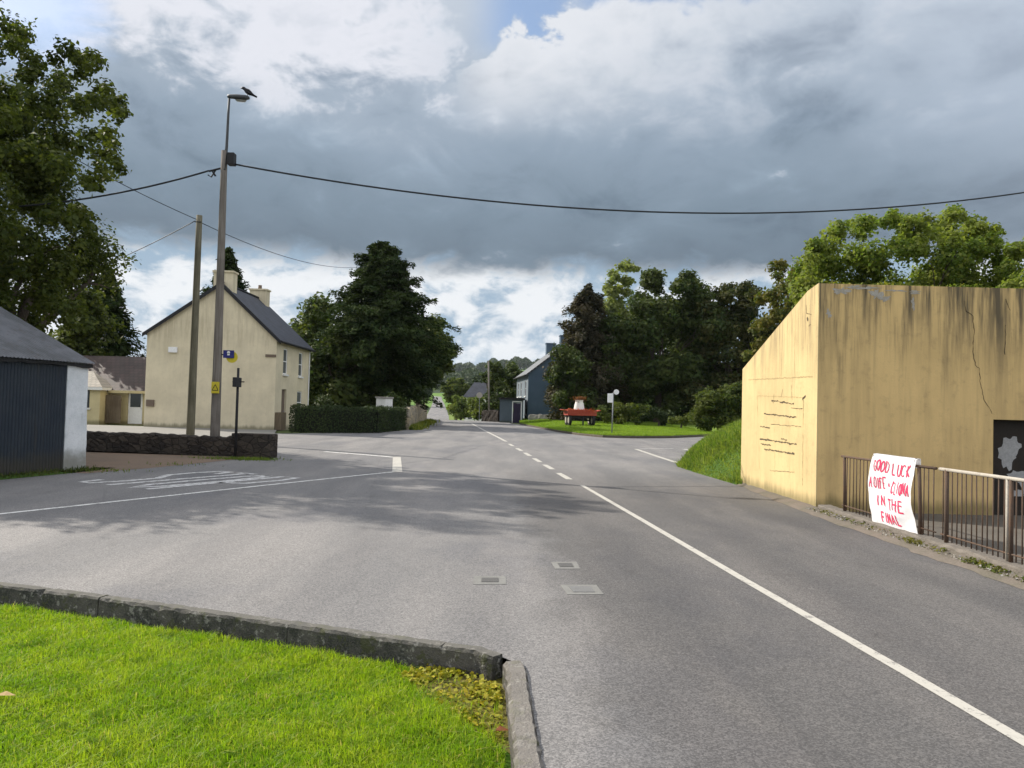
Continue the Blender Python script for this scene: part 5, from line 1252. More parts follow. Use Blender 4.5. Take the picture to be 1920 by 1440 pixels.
# ------------------------------------------------------------------ bungalow wing left of it
def bungalow():
    t = thing('bungalow', 'low cream annexe with a brown tiled roof between the shed and the cream house', 'house', (-22.5, 46.5, 0))
    yb = 47.5; xr = -20.88; xl = -32.0; ze = at(230, 731, yb - .3).z; yr = 50.6; zr = at(215, 668, yr).z
    w = MB(); g0 = at(190, 740, yb).x; dl, drr = at(240, 740, yb).x, at(268, 740, yb).x
    wall_holes(w, (xl, yb, -.1), (1, 0, 0), xr - xl, ze + .1, (0, -1, 0), .25, [(dl - xl, drr - xl, .1, 2.15)])
    w.add([(xl, yb, -.1), (xl, yb + 6, -.1), (xl, yb + 6, ze), (xl, yr, zr), (xl, yb, ze)], [(0, 1, 2, 3, 4)])
    w.add([(xl, yb + 6, -.1), (xr, yb + 6, -.1), (xr, yb + 6, ze), (xl, yb + 6, ze)], [(0, 1, 2, 3)])
    # projecting wing on the left
    wx = at(187, 760, 46.4).x; wy = 46.4; wt = ze + .12
    wall_holes(w, (xl, wy, -.1), (1, 0, 0), wx - xl, wt + .1, (0, -1, 0), .25, [(at(150, 760, wy).x - xl, at(167.5, 760, wy).x - xl, 1.05, 2.12)])
    w.add([(wx, wy, -.1), (wx, yb, -.1), (wx, yb, wt), (wx, wy, wt)], [(0, 1, 2, 3)])
    w.build('wall', M['cream_b'], t, local=False)
    window(t, (xl, wy, 0), (1, 0, 0), (0, -1, 0), at(150, 760, wy).x - xl, at(167.5, 760, wy).x - xl, .95, 2.02, depth=.08, fm='dark')
    rf = roof_slab('roof', [(xl - .2, yb - .35, ze - .05), (xr, yb - .35, ze - .05), (xr, yr, zr), (xl - .2, yr, zr)], .12, M['browntile'], t)
    roof_slab('roof', [(xr, yb + 6.3, ze - .05), (xl - .2, yb + 6.3, ze - .05), (xl - .2, yr, zr), (xr, yr, zr)], .12, M['browntile'], t)
    # hipped pale roof of the wing
    e = .22; hx = wx - 1.4
    h = MB(); A, B_, C_, D_ = (xl, wy - e, wt), (wx + e, wy - e, wt), (wx + e, yb + .6, wt), (xl, yb + .6, wt)
    zt = wt + 1.0; yr2 = wy + 1.7; R1, R2 = (xl, yr2, zt), (hx, yr2, zt)
    wr = roof_slab('wing_roof', [A, B_, R2, R1], .1, M['paletile'], t); wr['label'] = 'pale weathered hipped roof of the projecting wing'
    roof_slab('wing_roof', [B_, C_, (hx, yr2 + .01, zt), (hx, yr2, zt)], .1, M['paletile'], t)
    f = MB(); f.box(xl, wx + e + .02, wy - e - .03, wy - e, wt - .18, wt - .012); f.box(wx + e + .001, wx + e + .03, wy - e, yb - .2, wt - .18, wt - .012); f.build('fascia', M['sillstone'], t, local=False)
    f = MB(); f.box(wx + .1, xr - .01, yb - .40, yb - .36, ze - .2, ze - .04); f.build('fascia', M['cream_b'], t, local=False)
    d = MB(); d.box(dl + .02, drr - .02, yb + .06, yb + .12, .02, 2.03); dr = d.build('door', M['white'], t, local=False); dr['label'] = 'white half-glazed door'
    MB().box(dl + .14, drr - .14, yb + .052, yb + .058, 1.05, 1.9).build('pane', M['glass'], dr, local=False)
    MB().tube([(drr - .1, yb + .06, 1.0), (drr - .1, yb - .0, 1.0)], .02, 6).build('handle', M['steel'], dr, local=False)
    g = MB(); gx0, gx1 = wx + .02, wx + .98; yg = yb - .5
    for i in range(9): xx = gx0 + (gx1 - gx0) * i / 9; g.box(xx + .004, xx + (gx1 - gx0) / 9 - .004, yg, yg + .025, .06, 1.75)
    g.box(gx0, gx1, yg + .026, yg + .06, .3, .42); g.box(gx0, gx1, yg + .026, yg + .06, 1.4, 1.52); g.build('side_gate', M['gatewood'], t, local=False)
    v = MB(); q = at(196, 743, yb); v.box(q.x - .3, q.x + .3, yb - .05, yb - .003, q.z - .1, q.z + .12); v.build('vent', M['brownbox'], t, local=False)
bungalow()

# ------------------------------------------------------------------ hedge, field walls, gate pier
def hedge(name, label, pts, w, h, mat, seed, leaf=.10, dens=260, cat='hedge', zb=0.0):
    pts = [Vector(p) for p in pts]; R = np.random.default_rng(seed); Cs = []; Ns = []
    base = pts[0]; t = thing(name, label, cat, base)
    core = MB()
    for a, b in zip(pts, pts[1:]):
        U = (b - a); l = U.length; U.normalize(); N = Vector((-U.y, U.x, 0))
        n = int(dens * l * (2 * h + w)); u = R.uniform(-.15, l + .15, n); s = R.uniform(-h - w / 2, h + w / 2, n)
        hh = h * (1 + .03 * np.sin(u * 3.1 + a.x) + .02 * np.sin(u * 7.7)); k = np.abs(s) < w / 2
        off = np.where(k, s, np.sign(s) * w / 2); z = np.where(k, hh, hh - (np.abs(s) - w / 2))
        # round the shoulders and the ends
        sh = np.maximum(0, np.abs(off) - w / 2 + .2) * np.maximum(0, z - hh + .25); off = off * (1 - sh * 1.2); z = z - sh * 2.2
        nr = np.stack([np.where(k, 0, np.sign(s)) * N.x, np.where(k, 0, np.sign(s)) * N.y, np.where(k, 1.0, .25)], 1)
        C = np.stack([a.x + U.x * u + N.x * off, a.y + U.y * u + N.y * off, zb + np.maximum(z, .03)], 1)
        C -= nr * (np.abs(R.normal(size=n)) * .08)[:, None]; C += R.normal(size=C.shape) * .025 + nr * ((R.random(n) < .06) * R.random(n) * .09)[:, None]; Cs.append(C); Ns.append(nr + R.normal(size=C.shape) * .5)
        Bm = Matrix(((U.x, N.x, 0, a.x), (U.y, N.y, 0, a.y), (0, 0, 1, 0), (0, 0, 0, 1))); core.box(.1, l - .1 + (.1), -w / 2 + .14, w / 2 - .14, zb + .02, zb + h - .16, Bm)
    for p, q in ((pts[0], pts[1]), (pts[-1], pts[-2])):
        U = (p - q).normalized(); N = Vector((-U.y, U.x, 0)); n = int(dens * w * h * 1.2); s = R.uniform(-w / 2, w / 2, n); z = R.uniform(.03, h, n)
        C = np.stack([p.x + U.x * .1 + N.x * s, p.y + U.y * .1 + N.y * s, zb + z], 1) + R.normal(size=(n, 3)) * .04; Cs.append(C); Ns.append(np.array([U.x, U.y, .2])[None] + R.normal(size=C.shape) * .5)
    C = np.concatenate(Cs); V = leaf_geo(C, np.concatenate(Ns), leaf * (.6 + .8 * R.random(len(C))), .65, None, R) - np.array(base)[None]
    core.build('branches', M['twig'], t, local=False)
    ob('foliage', np_mesh('foliage', V, quads(len(C))), mat, t); return t
M['twig'] = weathered('dense_twigs', (0.012, 0.014, 0.008), None, 0.95)
ha = gp(548, 812); hb = gp(690, 812); hc = gp(745, 806.5)
hedge('hedge', 'clipped dark green hedge in front of the cream house and the big conifer', [Vector((ha.x, ha.y + .6, 0)), Vector((hb.x, hb.y + .6, 0)), Vector((hc.x - .1, hc.y + 1.2, 0))], 1.1, 1.45, L['hedge'], 4, .09, 330)

def stone_run(name, label, pts, h, th, mat, seed, cat='wall'):
    pts = [Vector((p[0], p[1], 0)) for p in pts]; R = np.random.default_rng(seed); mb = MB(); V = []; P = []
    for a, b in zip(pts, pts[1:]):
        n = max(1, int((b - a).length / .25)); P += [a.lerp(b, i / n) for i in range(n)]
    P.append(pts[-1]); n = len(P)
    for i, p in enumerate(P):
        d = (P[min(i + 1, n - 1)] - P[max(i - 1, 0)]).normalized(); s = Vector((-d.y, d.x, 0)); hh = h[0] + (h[1] - h[0]) * i / max(1, n - 1) + R.normal() * .06
        for (o_, z) in [(-th / 2, -.1), (-th / 2, hh * .33), (-th / 2, hh * .66), (-th / 2 + .05, hh), (th / 2 - .05, hh), (th / 2, hh * .5), (th / 2, -.1)]:
            V.append(p + s * (o_ + R.normal() * .03) + Vector((0, 0, z + (R.normal() * .03 if z > 0 else 0))))
    mb.add(V, [(7 * i + k, 7 * i + k + 1, 7 * i + 8 + k, 7 * i + 7 + k) for i in range(n - 1) for k in range(6)] + [tuple(range(7)), tuple(range(7 * n - 1, 7 * n - 8, -1))])
    o = mb.build(name, mat); return tag(o, label, cat)
w0 = gp(757, 806); w1 = gp(776, 800.5); w2 = gp(797, 791)
stone_run('field_wall', 'pale tumbledown stone wall along the left side of the road, past the hedge', [(w0.x, w0.y + .2), (w1.x - .1, w1.y), (w2.x - .1, w2.y), (w2.x - 2.2, w2.y + 16)], (1.35, 1.75), .5, M['rubble_pale'], 6)
q = Vector((at(720, 780, 47.5).x, 47.5, 0)); t = thing('gate_pier', 'square white gate pier showing above the end of the clipped hedge', 'gate pier', q, radians(-28))
MB().box(-.36, .36, -.36, .36, -.1, 1.98).build('pier', M['sillstone'], t, bevel=.015)
MB().box(-.41, .41, -.41, .41, 1.98, 2.08).build('cap', M['concrete'], t, bevel=.015)
# yellowish verge growth at the foot of the field wall
R = np.random.default_rng(28); n = 2200; tt = R.random(n); X = w0.x + (w2.x - w0.x) * tt + .35 + np.abs(R.normal(size=n)) * .35; Y = w0.y + (w2.y - w0.y) * tt - .1
tag(blades('verge_grass', X, Y, np.zeros(n), np.full(n, .3), .06, L['weed'], 29, .7), 'dry yellowish grass at the foot of the pale stone wall', 'grass', kind='stuff')

# ------------------------------------------------------------------ blue-grey house across the road
def blue_house():
    D0, D1 = 85.0, 97.0; xa = at(991, 700, D0).x; xb = at(969.5, 706, D1).x; zg = 0.0
    U = Vector((xb - xa, D1 - D0, 0)); L_ = U.length; U.normalize(); N = Vector((-U.y, U.x, 0))       # outward = to the left
    t = thing('house', 'slate-blue two-storey house with two chimneys, half hidden behind the dark trees', 'house', (xa, D0, 0))
    P0 = Vector((xa, D0, 0)); W_ = 8.2; H = 5.5; za = 8.75; P = lambda u, n_, z: P0 + U * u - N * n_ + Vector((0, 0, z))
    w = MB(); g = lambda u: [P(u, 0, -.3), P(u, W_, -.3), P(u, W_, H), P(u, W_ / 2, za), P(u, 0, H)]
    w.add(g(0), [tuple(range(5))]); w.add(g(L_), [tuple(range(5))]); w.add([P(0, W_, -.3), P(L_, W_, -.3), P(L_, W_, H), P(0, W_, H)], [(0, 1, 2, 3)])
    w.build('gable_wall', M['bluewall'], t, local=False)
    f = MB(); wall_holes(f, P(0, -.003, -.3), U, L_, H + .3, N, .22, [(2.0, 3.1, 3.3, 5.0), (6.5, 7.6, 3.3, 5.0), (9.6, 10.7, 3.3, 5.0), (7, 8.1, 1.2, 2.7), (1.2, 2.4, 1.2, 2.7)]); fw = f.build('front_wall', M['blue_sunlit'], t, local=False); fw['label'] = 'pale grey front, sunlight painted into its colour'
    for a, b, c, d in [(2.0, 3.1, 3.0, 4.7), (6.5, 7.6, 3.0, 4.7), (9.6, 10.7, 3.0, 4.7), (7, 8.1, .9, 2.4), (1.2, 2.4, .9, 2.4)]: window(t, P(0, -.003, 0), U, N, a, b, c, d, depth=.09)
    roof_slab('roof', [P(-.15, -.35, H - .17), P(L_ + .15, -.35, H - .17), P(L_ + .15, W_ / 2, za + .12), P(-.15, W_ / 2, za + .12)], .14, M['slate_pale'], t)
    roof_slab('roof', [P(L_ + .15, W_ + .35, H - .17), P(-.15, W_ + .35, H - .17), P(-.15, W_ / 2, za + .12), P(L_ + .15, W_ / 2, za + .12)], .14, M['slate_pale'], t)
    MB().tube([P(-.1, -.4, H - .22), P(L_ + .1, -.4, H - .22)], .08, 8).build('gutter', M['dark'], t, local=False)
    for u in (.62, L_ - .62):
        c = MB(); o_ = P(u, W_ / 2, 0); Bm = Matrix(((U.x, N.x, 0, o_.x), (U.y, N.y, 0, o_.y), (0, 0, 1, 0), (0, 0, 0, 1)))
        c.box(-.45, .45, -.58, .58, za - .8, za + 1.0, Bm); c.box(-.5, .5, -.64, .64, za + 1.0, za + 1.14, Bm); c.build('chimney', M['bluewall'], t, local=False)
    # flat-roofed porch on the road side
    px = MB(); a = at(938, 760, 86.5).x; b = at(981, 760, 84.2).x; y0, y1 = 83.4, 88; dx0, dx1 = at(962, 760, y0).x, at(977, 760, y0).x
    wall_holes(px, (a, y0, -.1), (1, 0, 0), b - a, 2.62, (0, -1, 0), .2, [(dx0 - a, dx1 - a, .12, 2.25)])
    px.add([(a, y0, -.1), (a, y1, -.1), (a, y1, 2.52), (a, y0, 2.52)], [(0, 1, 2, 3)]); px.add([(b, y0, -.1), (b, y1, -.1), (b, y1, 2.52), (b, y0, 2.52)], [(0, 1, 2, 3)])
    pw = px.build('porch_wall', M['blue_sunlit2'], t, local=False)
    MB().box(a - .15, b + .15, y0 - .2, y1, 2.52, 2.72).build('porch_roof', M['dark'], t, local=False)
    d = MB(); d.box(dx0 + .02, dx1 - .02, y0 + .08, y0 + .13, .02, 2.13); dr = d.build('door', M['purple'], t, local=False); dr['label'] = 'dark purple porch door'
    fr_ = MB(); fr_.box(dx0 - .1, dx0 - .003, y0 - .02, y0 - .003, 0, 2.25); fr_.box(dx1 + .003, dx1 + .1, y0 - .02, y0 - .003, 0, 2.25); fr_.box(dx0 - .1, dx1 + .1, y0 - .02, y0 - .003, 2.253, 2.36); fr_.build('door_frame', M['white'], t, local=False)
    MB().tube([(dx1 - .15, y0 + .08, 1.0), (dx1 - .15, y0 + .03, 1.0)], .02, 6).build('handle', M['steel'], dr, local=False)
M['blue_sunlit2'] = mk_plaster('porch_render', (0.11, 0.14, 0.165), (0.08, 0.10, 0.12), 0.3, 2.5, 1.0)
blue_house()
q = gp(962, 793); 
stone_run('garden_wall', 'low dark wall along the road by the blue house porch', [(at(905, 780, 88).x, 88.5), (at(936, 780, 86).x, 86.2)], (1.2, 1.3), .4, M['rubble_dark'], 61)
stone_run('garden_wall', 'low pale wall below the gable of the slate-blue house', [(at(992, 780, 80).x, 80), (at(1060, 780, 78).x, 78)], (1.0, 1.0), .35, M['concrete'], 62)

# ------------------------------------------------------------------ red cart with white churn planter
def cart():
    q = on_l2(1087, 798); t = thing('cart', 'low red wooden cart standing on the green across the road', 'cart', q, radians(8))
    bd = MB(); W2, D2 = 1.12, .75
    bd.box(-W2, W2, -D2, D2, .80, .88)
    for i in range(3): bd.box(-W2 - .03, W2 + .03, -D2 - .04, -D2, .80 + i * .155, .935 + i * .155)
    for i in range(3): bd.box(-W2 - .03, W2 + .03, D2, D2 + .04, .80 + i * .155, .935 + i * .155)
    for i in range(3): bd.box(-W2 - .03, -W2, -D2, D2, .80 + i * .155, .935 + i * .155).box(W2, W2 + .03, -D2, D2, .80 + i * .155, .935 + i * .155)
    for x in (-.75, 0, .75): bd.box(x - .04, x + .04, -D2 - .065, -D2 - .042, .78, 1.26)
    bd.build('bed', M['red'], t)
    fl = MB()
    for s in (-1, 1): fl.prism([(s * (W2 + .04), -D2 - .02, 1.16), (s * (W2 + .04), D2, 1.16), (s * (W2 + .36), D2, 1.26), (s * (W2 + .36), -D2 - .02, 1.26)], (0, 0, -.05))
    fl.build('side_flare', M['red'], t)
    MB().box(-.95, .95, -.06, .06, .37, .47).build('axle', M['dark'], t)
    MB().tube([(.1, -D2 + .1, .72), (.08, -D2 - .02, -.02)], .06, 8).build('prop_leg', M['dark'], t)
    MB().box(-.8, .8, -.55, .55, .58, .80).build('chassis', M['dark'], t)
    for s in (-1, 1):
        for y in (-.5, .5):
            wh = MB(); Rm = Matrix.Rotation(pi / 2, 3, 'Y'); wh.lathe([(.33, -.11), (.41, -.09), (.42, 0), (.41, .09), (.33, .11)], (s * .93, y, .42), 24, Rm); w = wh.build('wheel', M['tyre'], t, smooth=False)
            MB().lathe([(.24, -.115), (.06, -.13), (.06, .13), (.24, .115)], (s * .93, y, .42), 16, Rm).build('rim', M['palepipe'], w)
    zb = q.z + .88; c = thing('churn_planter', 'white churn-shaped planter with a brown flowering top standing on the red cart', 'planter', Vector((at(1086, 760, q.y).x, q.y, zb)))
    MB().lathe([(.42, 0), (.44, .05), (.43, .4), (.37, .75), (.30, 1.0), (.29, 1.08), (.33, 1.14), (.28, 1.1)], (0, 0, 0), 24).build('churn', M['churn'], c, smooth=True)
    R = np.random.default_rng(31); n = 500; C = R.normal(size=(n, 3)) * np.array([.2, .2, .09])[None] + np.array([0.03, 0, 1.24])[None]
    V = leaf_geo(C, R.normal(size=C.shape) + np.array([0, 0, .8])[None], .06 + .1 * R.random(n), .6); ob('plants', np_mesh('plants', V, quads(n)), L['brown'], c)
    f = thing('flower_trough', 'row of red and orange flowers along the front of the red cart', 'flowers', Vector((q.x, q.y - .6, q.z + .88)))
    MB().box(-1.0, 1.0, -.1, .1, 0, .24).build('trough', M['red'], f)
    n = 700; C = np.stack([R.uniform(-1.05, 1.05, n), R.normal(size=n) * .10, .24 + .08 * np.abs(R.normal(size=n))], 1); V = leaf_geo(C, R.normal(size=C.shape) + np.array([0, -.6, .6])[None], .05 + .06 * R.random(n), .8)
    ob('blooms', np_mesh('blooms', V, quads(n)), L['bloom'], f)
L['bloom'] = leafmat('red_orange_blooms', (0.48, 0.07, 0.03), (0.55, 0.2, 0.08), (0.2, 0.05, 0.02), 0.3)
cart()

# white signs on a post by the far kerb
q = on_l2(1147, 814); t = thing('sign_post', 'thin steel post carrying two white signs on the kerb of the green', 'sign post', q)
MB().tube([q - Vector((0, 0, .2)), at(1150, 736, q.y)], .035, 8).build('post', M['steel'], t, smooth=True, local=False)
c = at(1144, 746, q.y); MB().box(c.x - .17, c.x + .17, c.y - .07, c.y - .045, c.z - .29, c.z + .27).build('sign_plate', M['white'], t, bevel=.01, local=False)
c = at(1155.5, 735, q.y); MB().lathe([(.17, -.012), (.17, .012)], (c.x, c.y - .06, c.z), 8, Matrix.Rotation(pi / 2, 3, 'X')).build('sign_plate', M['white'], t, local=False)
q = gp(1157, 820.5); mb = MB(); R = random.Random(3)
mb.lathe([(.10, -.05), (.16, .02), (.15, .10), (.08, .16), (.01, .17)], (0, 0, 0), 9); mb.v = [(x * R.uniform(.8, 1.2), y * R.uniform(.8, 1.2), z) for x, y, z in mb.v]
o = mb.build('stone', M['white']); o.location = (q.x, q.y - .1, .02); tag(o, 'white-painted stone at the kerb below the two white signs', 'stone')

# ------------------------------------------------------------------ trees
def lobes_from(spec, D, spread, seed, k=3, rs=.62): return px_lobes(spec, D, spread, seed, k, rs)
# big sycamore over the shed
syc = [(-150, -40, 150), (-30, 60, 95), (10, 70, 60), (40, 120, 55), (130, 125, 55), (160, 110, 42), (200, 190, 48), (120, 190, 70), (40, 200, 75), (-60, 190, 120), (225, 215, 26), (190, 270, 52), (205, 310, 36), (110, 280, 60), (30, 290, 55), (175, 340, 36),
       (-80, 320, 110), (-170, 150, 170), (-190, 350, 160), (150, 420, 52), (170, 450, 32), (90, 400, 48), (40, 450, 65), (100, 490, 55), (-20, 440, 70), (-60, 500, 90), (30, 540, 70), (90, 560, 62), (125, 590, 45), (-40, 580, 85), (50, 620, 50), (-160, 560, 120)]
lb = lobes_from(syc, 23.8, 3.2, 11, 6, .39)
Rr = random.Random(5)
for i in range(64):
    a = Rr.uniform(0, 2 * pi); ph = Rr.uniform(-.5, 1); q = Rr.uniform(.5, 1.0)
    lb.append(((-19.8 + cos(a) * 5.6 * q * sqrt(max(.1, 1 - ph * ph * .8)), 26.0 + sin(a) * 5.0 * q * sqrt(max(.1, 1 - ph * ph * .8)), 7.0 + ph * 4.4), Rr.uniform(.9, 1.35)))
for i in range(34):
    a = Rr.uniform(0, 2 * pi); q = 3.4 * sqrt(Rr.random()); lb.append(((-18.0 + cos(a) * q, 20.8 + sin(a) * q * .9, Rr.uniform(5.0, 8.4)), Rr.uniform(.9, 1.3)))
for i in range(30):
    a = Rr.uniform(0, 2 * pi); q = 2.7 * sqrt(Rr.random()); lb.append(((-15.7 + cos(a) * q, 18.3 + sin(a) * q, Rr.uniform(5.4, 8.4)), Rr.uniform(.9, 1.25)))
lb += lobes_from([q for q in syc if 180 <= q[1] <= 460 and q[0] > -30], 18.8, 1.3, 17, 2, .42)
broadleaf('sycamore_tree', 'large broadleaf tree overhanging the navy shed at the left edge', 'tree', (-16.8, 25.0, 0), lb, 350, .135, L['syc'], .42, (-16.5, 24.6, 3.4), 3, limbs=34, flat=.85)

def P_cyp(t):
    return np.interp(t, [0, .06, .2, .4, .6, .78, .9, .97, 1.0], [.18, .28, .62, .98, .76, .46, .29, .15, .02])
def P_knob(t): return np.interp(t, [0, .15, .3, .45, .6, .72, .80, .88, .94, 1.0], [.85, 1.0, 1.0, .8, .66, .58, .42, .36, .2, .02])
def P_cone(t): return np.interp(t, [0, .1, .3, .6, .85, 1.0], [.8, 1.0, .85, .52, .24, .02])
def P_dome(t): return np.interp(t, [0, .15, .4, .65, .85, 1.0], [.5, .9, 1.0, .86, .58, .1])

# conifer behind the annexe
q = at(196, 700, 58); conifer('conifer', 'dark pointed conifer behind the brown-tiled annexe', 'tree', (q.x, 58, 0), at(205, 510, 58).z, 2.9, P_cyp, L['cyp'], 5, 240, .36, 90, low=.06)
q = at(140, 700, 52); broadleaf('broadleaf_tree', 'leafy green tree between the big sycamore and the dark conifer at the left', 'tree', (q.x, 53, 0), env_lobes(q.x, 53, 1.5, at(140, 545, 53).z, 3.0, P_dome, 26, 8, .38), 90, .32, L['syc'], .2, (q.x, 53, 2.0), 8, limbs=10)
# conifer behind the house
q = at(425, 600, 66); conifer('conifer', 'dark conifer rising behind the chimney of the cream house', 'tree', (q.x, 66, 0), at(430, 468, 66).z, 5.0, P_cone, L['cyp'], 6, 320, .42, 80)
# big cypress
q = at(708, 790, 62); HC = at(728, 458, 62).z
conifer('cypress_tree', 'huge dense dark conifer behind the clipped hedge', 'tree', (q.x, 62, 0), HC, 6.2, P_cyp, L['cyp'], 7, 620, .32, 210, low=.02, droop=.26, layer=.9)
q = at(590, 700, 64); broadleaf('broadleaf_tree', 'yellow green tree between the cream house and the huge conifer', 'tree', (q.x, 65, 0), env_lobes(q.x, 65, 1.0, at(580, 562, 65).z, 3.6, P_dome, 34, 21, .33), 70, .36, L['shrub'], .25, (q.x, 65, 2.5), 21, limbs=12)
q = at(650, 700, 60); broadleaf('broadleaf_tree', 'dark spreading tree under the left skirt of the huge conifer', 'tree', (q.x - .4, 60, 0), env_lobes(q.x - .4, 60, .6, at(640, 610, 60).z, 3.4, P_dome, 32, 22, .33), 70, .34, L['dark'], .25, (q.x - .4, 60, 2.0), 22, limbs=10)
q = at(805, 700, 80); broadleaf('broadleaf_tree', 'rounded tree with bright yellow green crown at the right of the huge conifer', 'tree', (at(782, 780, 80).x, 80, 0), lobes_from([(812, 612, 26), (822, 640, 28), (838, 658, 20), (800, 660, 40), (836, 685, 18), (815, 692, 26), (780, 695, 34), (770, 680, 45), (780, 640, 35), (778, 715, 24)], 80, 3.0, 23, 6, .62), 120, .34, L['shrubdark'] if 'shrubdark' in L else L['shrub'], .3, (at(784, 700, 80).x, 80, 4.2), 23, limbs=12)
q = at(610, 745, 52); broadleaf('shrub', 'grey green shrub above the left end of the clipped hedge', 'shrub', (q.x, 52, 0), env_lobes(q.x, 52, .4, 1.9, 1.1, P_dome, 10, 24, .45), 120, .2, L['hedge'], .06, (q.x, 52, .5), 24, limbs=5)
q = at(740, 745, 54); broadleaf('shrub', 'low dark shrub behind the white gate pier', 'shrub', (q.x, 54, 0), env_lobes(q.x, 54, .3, 2.3, 1.5, P_dome, 12, 25, .42), 100, .2, L['dark'], .06, (q.x, 54, .5), 25, limbs=5)

# right-hand trees behind the green
def PL(name, label, spec, D, seed, mat, dens, leaf, spread, k=4, rs=.64, base_px=None, tr=.3, cat='tree', fz=3.0, limbs=14):
    cx = np.mean([s[0] for s in spec]) if base_px is None else base_px; b = at(cx, 790, D); z = .4 if b.x > 3 else 0
    broadleaf(name, label, cat, (b.x, D, z), lobes_from(spec, D, spread, seed, k, rs), dens, leaf, mat, tr, (b.x, D, fz), seed, limbs=limbs)
q = at(1098, 760, 76)
conifer('conifer', 'bronze-dark tapering conifer beside the slate-blue house', 'tree', (q.x, 76, .5), at(1106, 535, 76).z - .5, 4.2, P_knob, L['purple'], 9, 260, .36, 170, low=.04, droop=.3)
PL('broadleaf_tree', 'small green leafy tree in front of the slate-blue gable', [(1062, 665, 28), (1045, 690, 24), (1075, 700, 32), (1055, 720, 30), (1085, 735, 32), (1060, 748, 22), (1095, 760, 24)], 73, 31, L['dark'], 150, .30, 1.8, 4, .66, tr=.15, fz=2.5)
PL('poplar_tree', 'pale green airy tree rising behind the dark conifer and dark broadleaf trees', [(1172, 500, 16), (1150, 520, 18), (1180, 525, 18), (1160, 548, 22), (1140, 545, 12), (1190, 505, 10), (1150, 575, 26), (1175, 590, 30), (1150, 610, 30)], 92, 32, L['poplar'], 70, .40, 2.0, 5, .6, tr=.2, fz=8)
PL('broadleaf_tree', 'tall dark sycamore with domed crown in the middle of the tree row behind the green', [(1235, 532, 34), (1275, 528, 32), (1310, 552, 34), (1218, 575, 42), (1265, 590, 55), (1310, 610, 50), (1200, 630, 55), (1260, 665, 60), (1310, 680, 60), (1145, 605, 24), (1168, 625, 30), (1150, 640, 40), (1160, 690, 50), (1230, 725, 55), (1290, 735, 50), (1140, 735, 42), (1190, 745, 40), (1250, 760, 36), (1310, 765, 36)], 78, 33, L['dark'], 125, .34, 3.6, 6, .6, tr=.4, fz=4)
PL('broadleaf_tree', 'dark rounded tree with rusty tints just left of the sunlit shelter wall', [(1360, 552, 26), (1400, 548, 26), (1420, 560, 22), (1345, 585, 36), (1390, 600, 44), (1335, 640, 46), (1390, 655, 50), (1345, 705, 50), (1400, 715, 46), (1320, 745, 40), (1375, 755, 40), (1430, 620, 34), (1430, 690, 40)], 76, 34, L['darkrust'], 125, .33, 3.2, 6, .6, tr=.35, fz=4)
PL('broadleaf_tree', 'dark tree in the second row, behind the middle of the green', [(1210, 640, 60), (1270, 640, 60), (1330, 640, 60), (1220, 720, 60), (1290, 720, 60), (1360, 700, 60), (1180, 765, 40), (1250, 775, 40), (1310, 775, 40), (1370, 775, 40)], 90, 38, L['dark'], 70, .5, 2.5, 4, .66, tr=.3, fz=3)
PL('broadleaf_tree', 'dark tree in the second row, behind the bronze-dark conifer', [(1100, 690, 50), (1150, 680, 50), (1090, 740, 45), (1150, 745, 45), (1110, 775, 30), (1060, 770, 26), (1160, 778, 30)], 92, 39, L['dark'], 70, .5, 2.5, 4, .66, tr=.3, fz=3)
PL('broadleaf_tree', 'russet and green tree rising beside the sloping edge of the yellow shelter', [(1462, 505, 22), (1478, 535, 30), (1445, 565, 28), (1470, 590, 36), (1425, 615, 26), (1440, 650, 32), (1408, 665, 18), (1500, 560, 36), (1500, 620, 40), (1420, 690, 22), (1500, 515, 24)], 44, 35, L['russet'], 200, .22, 2.2, 5, .58, base_px=1480, tr=.2, fz=3.5)
PL('broadleaf_tree', 'sunlit bright green tree standing behind the yellow shelter', [(1515, 500, 30), (1498, 532, 36), (1530, 468, 24), (1520, 550, 40), (1545, 470, 36), (1580, 440, 34), (1625, 430, 36), (1665, 410, 28), (1700, 425, 36), (1745, 425, 34), (1790, 405, 26), (1825, 425, 30), (1775, 450, 44), (1840, 450, 34), (1870, 430, 14), (1560, 505, 46), (1620, 480, 50), (1690, 480, 54), (1760, 500, 54), (1830, 490, 46), (1880, 500, 30), (1860, 470, 30), (1885, 530, 30), (1560, 550, 50), (1640, 540, 60), (1720, 540, 60), (1800, 540, 60), (1870, 550, 46), (1640, 600, 70), (1760, 600, 70), (1850, 610, 60), (1540, 600, 50), (1900, 470, 30)], 30, 36, L['bright'], 330, .15, 2.4, 6, .60, base_px=1690, tr=.25, fz=3.2, limbs=24)
PL('broadleaf_tree', 'green tree cut by the right edge of the photo, behind the shelter roof', [(1905, 475, 30), (1950, 460, 50), (1895, 520, 36), (1960, 540, 60), (1990, 480, 60), (1950, 600, 60), (1910, 560, 40)], 27, 37, L['bright'], 330, .15, 2.0, 5, .56, base_px=1960, tr=.2, fz=3)
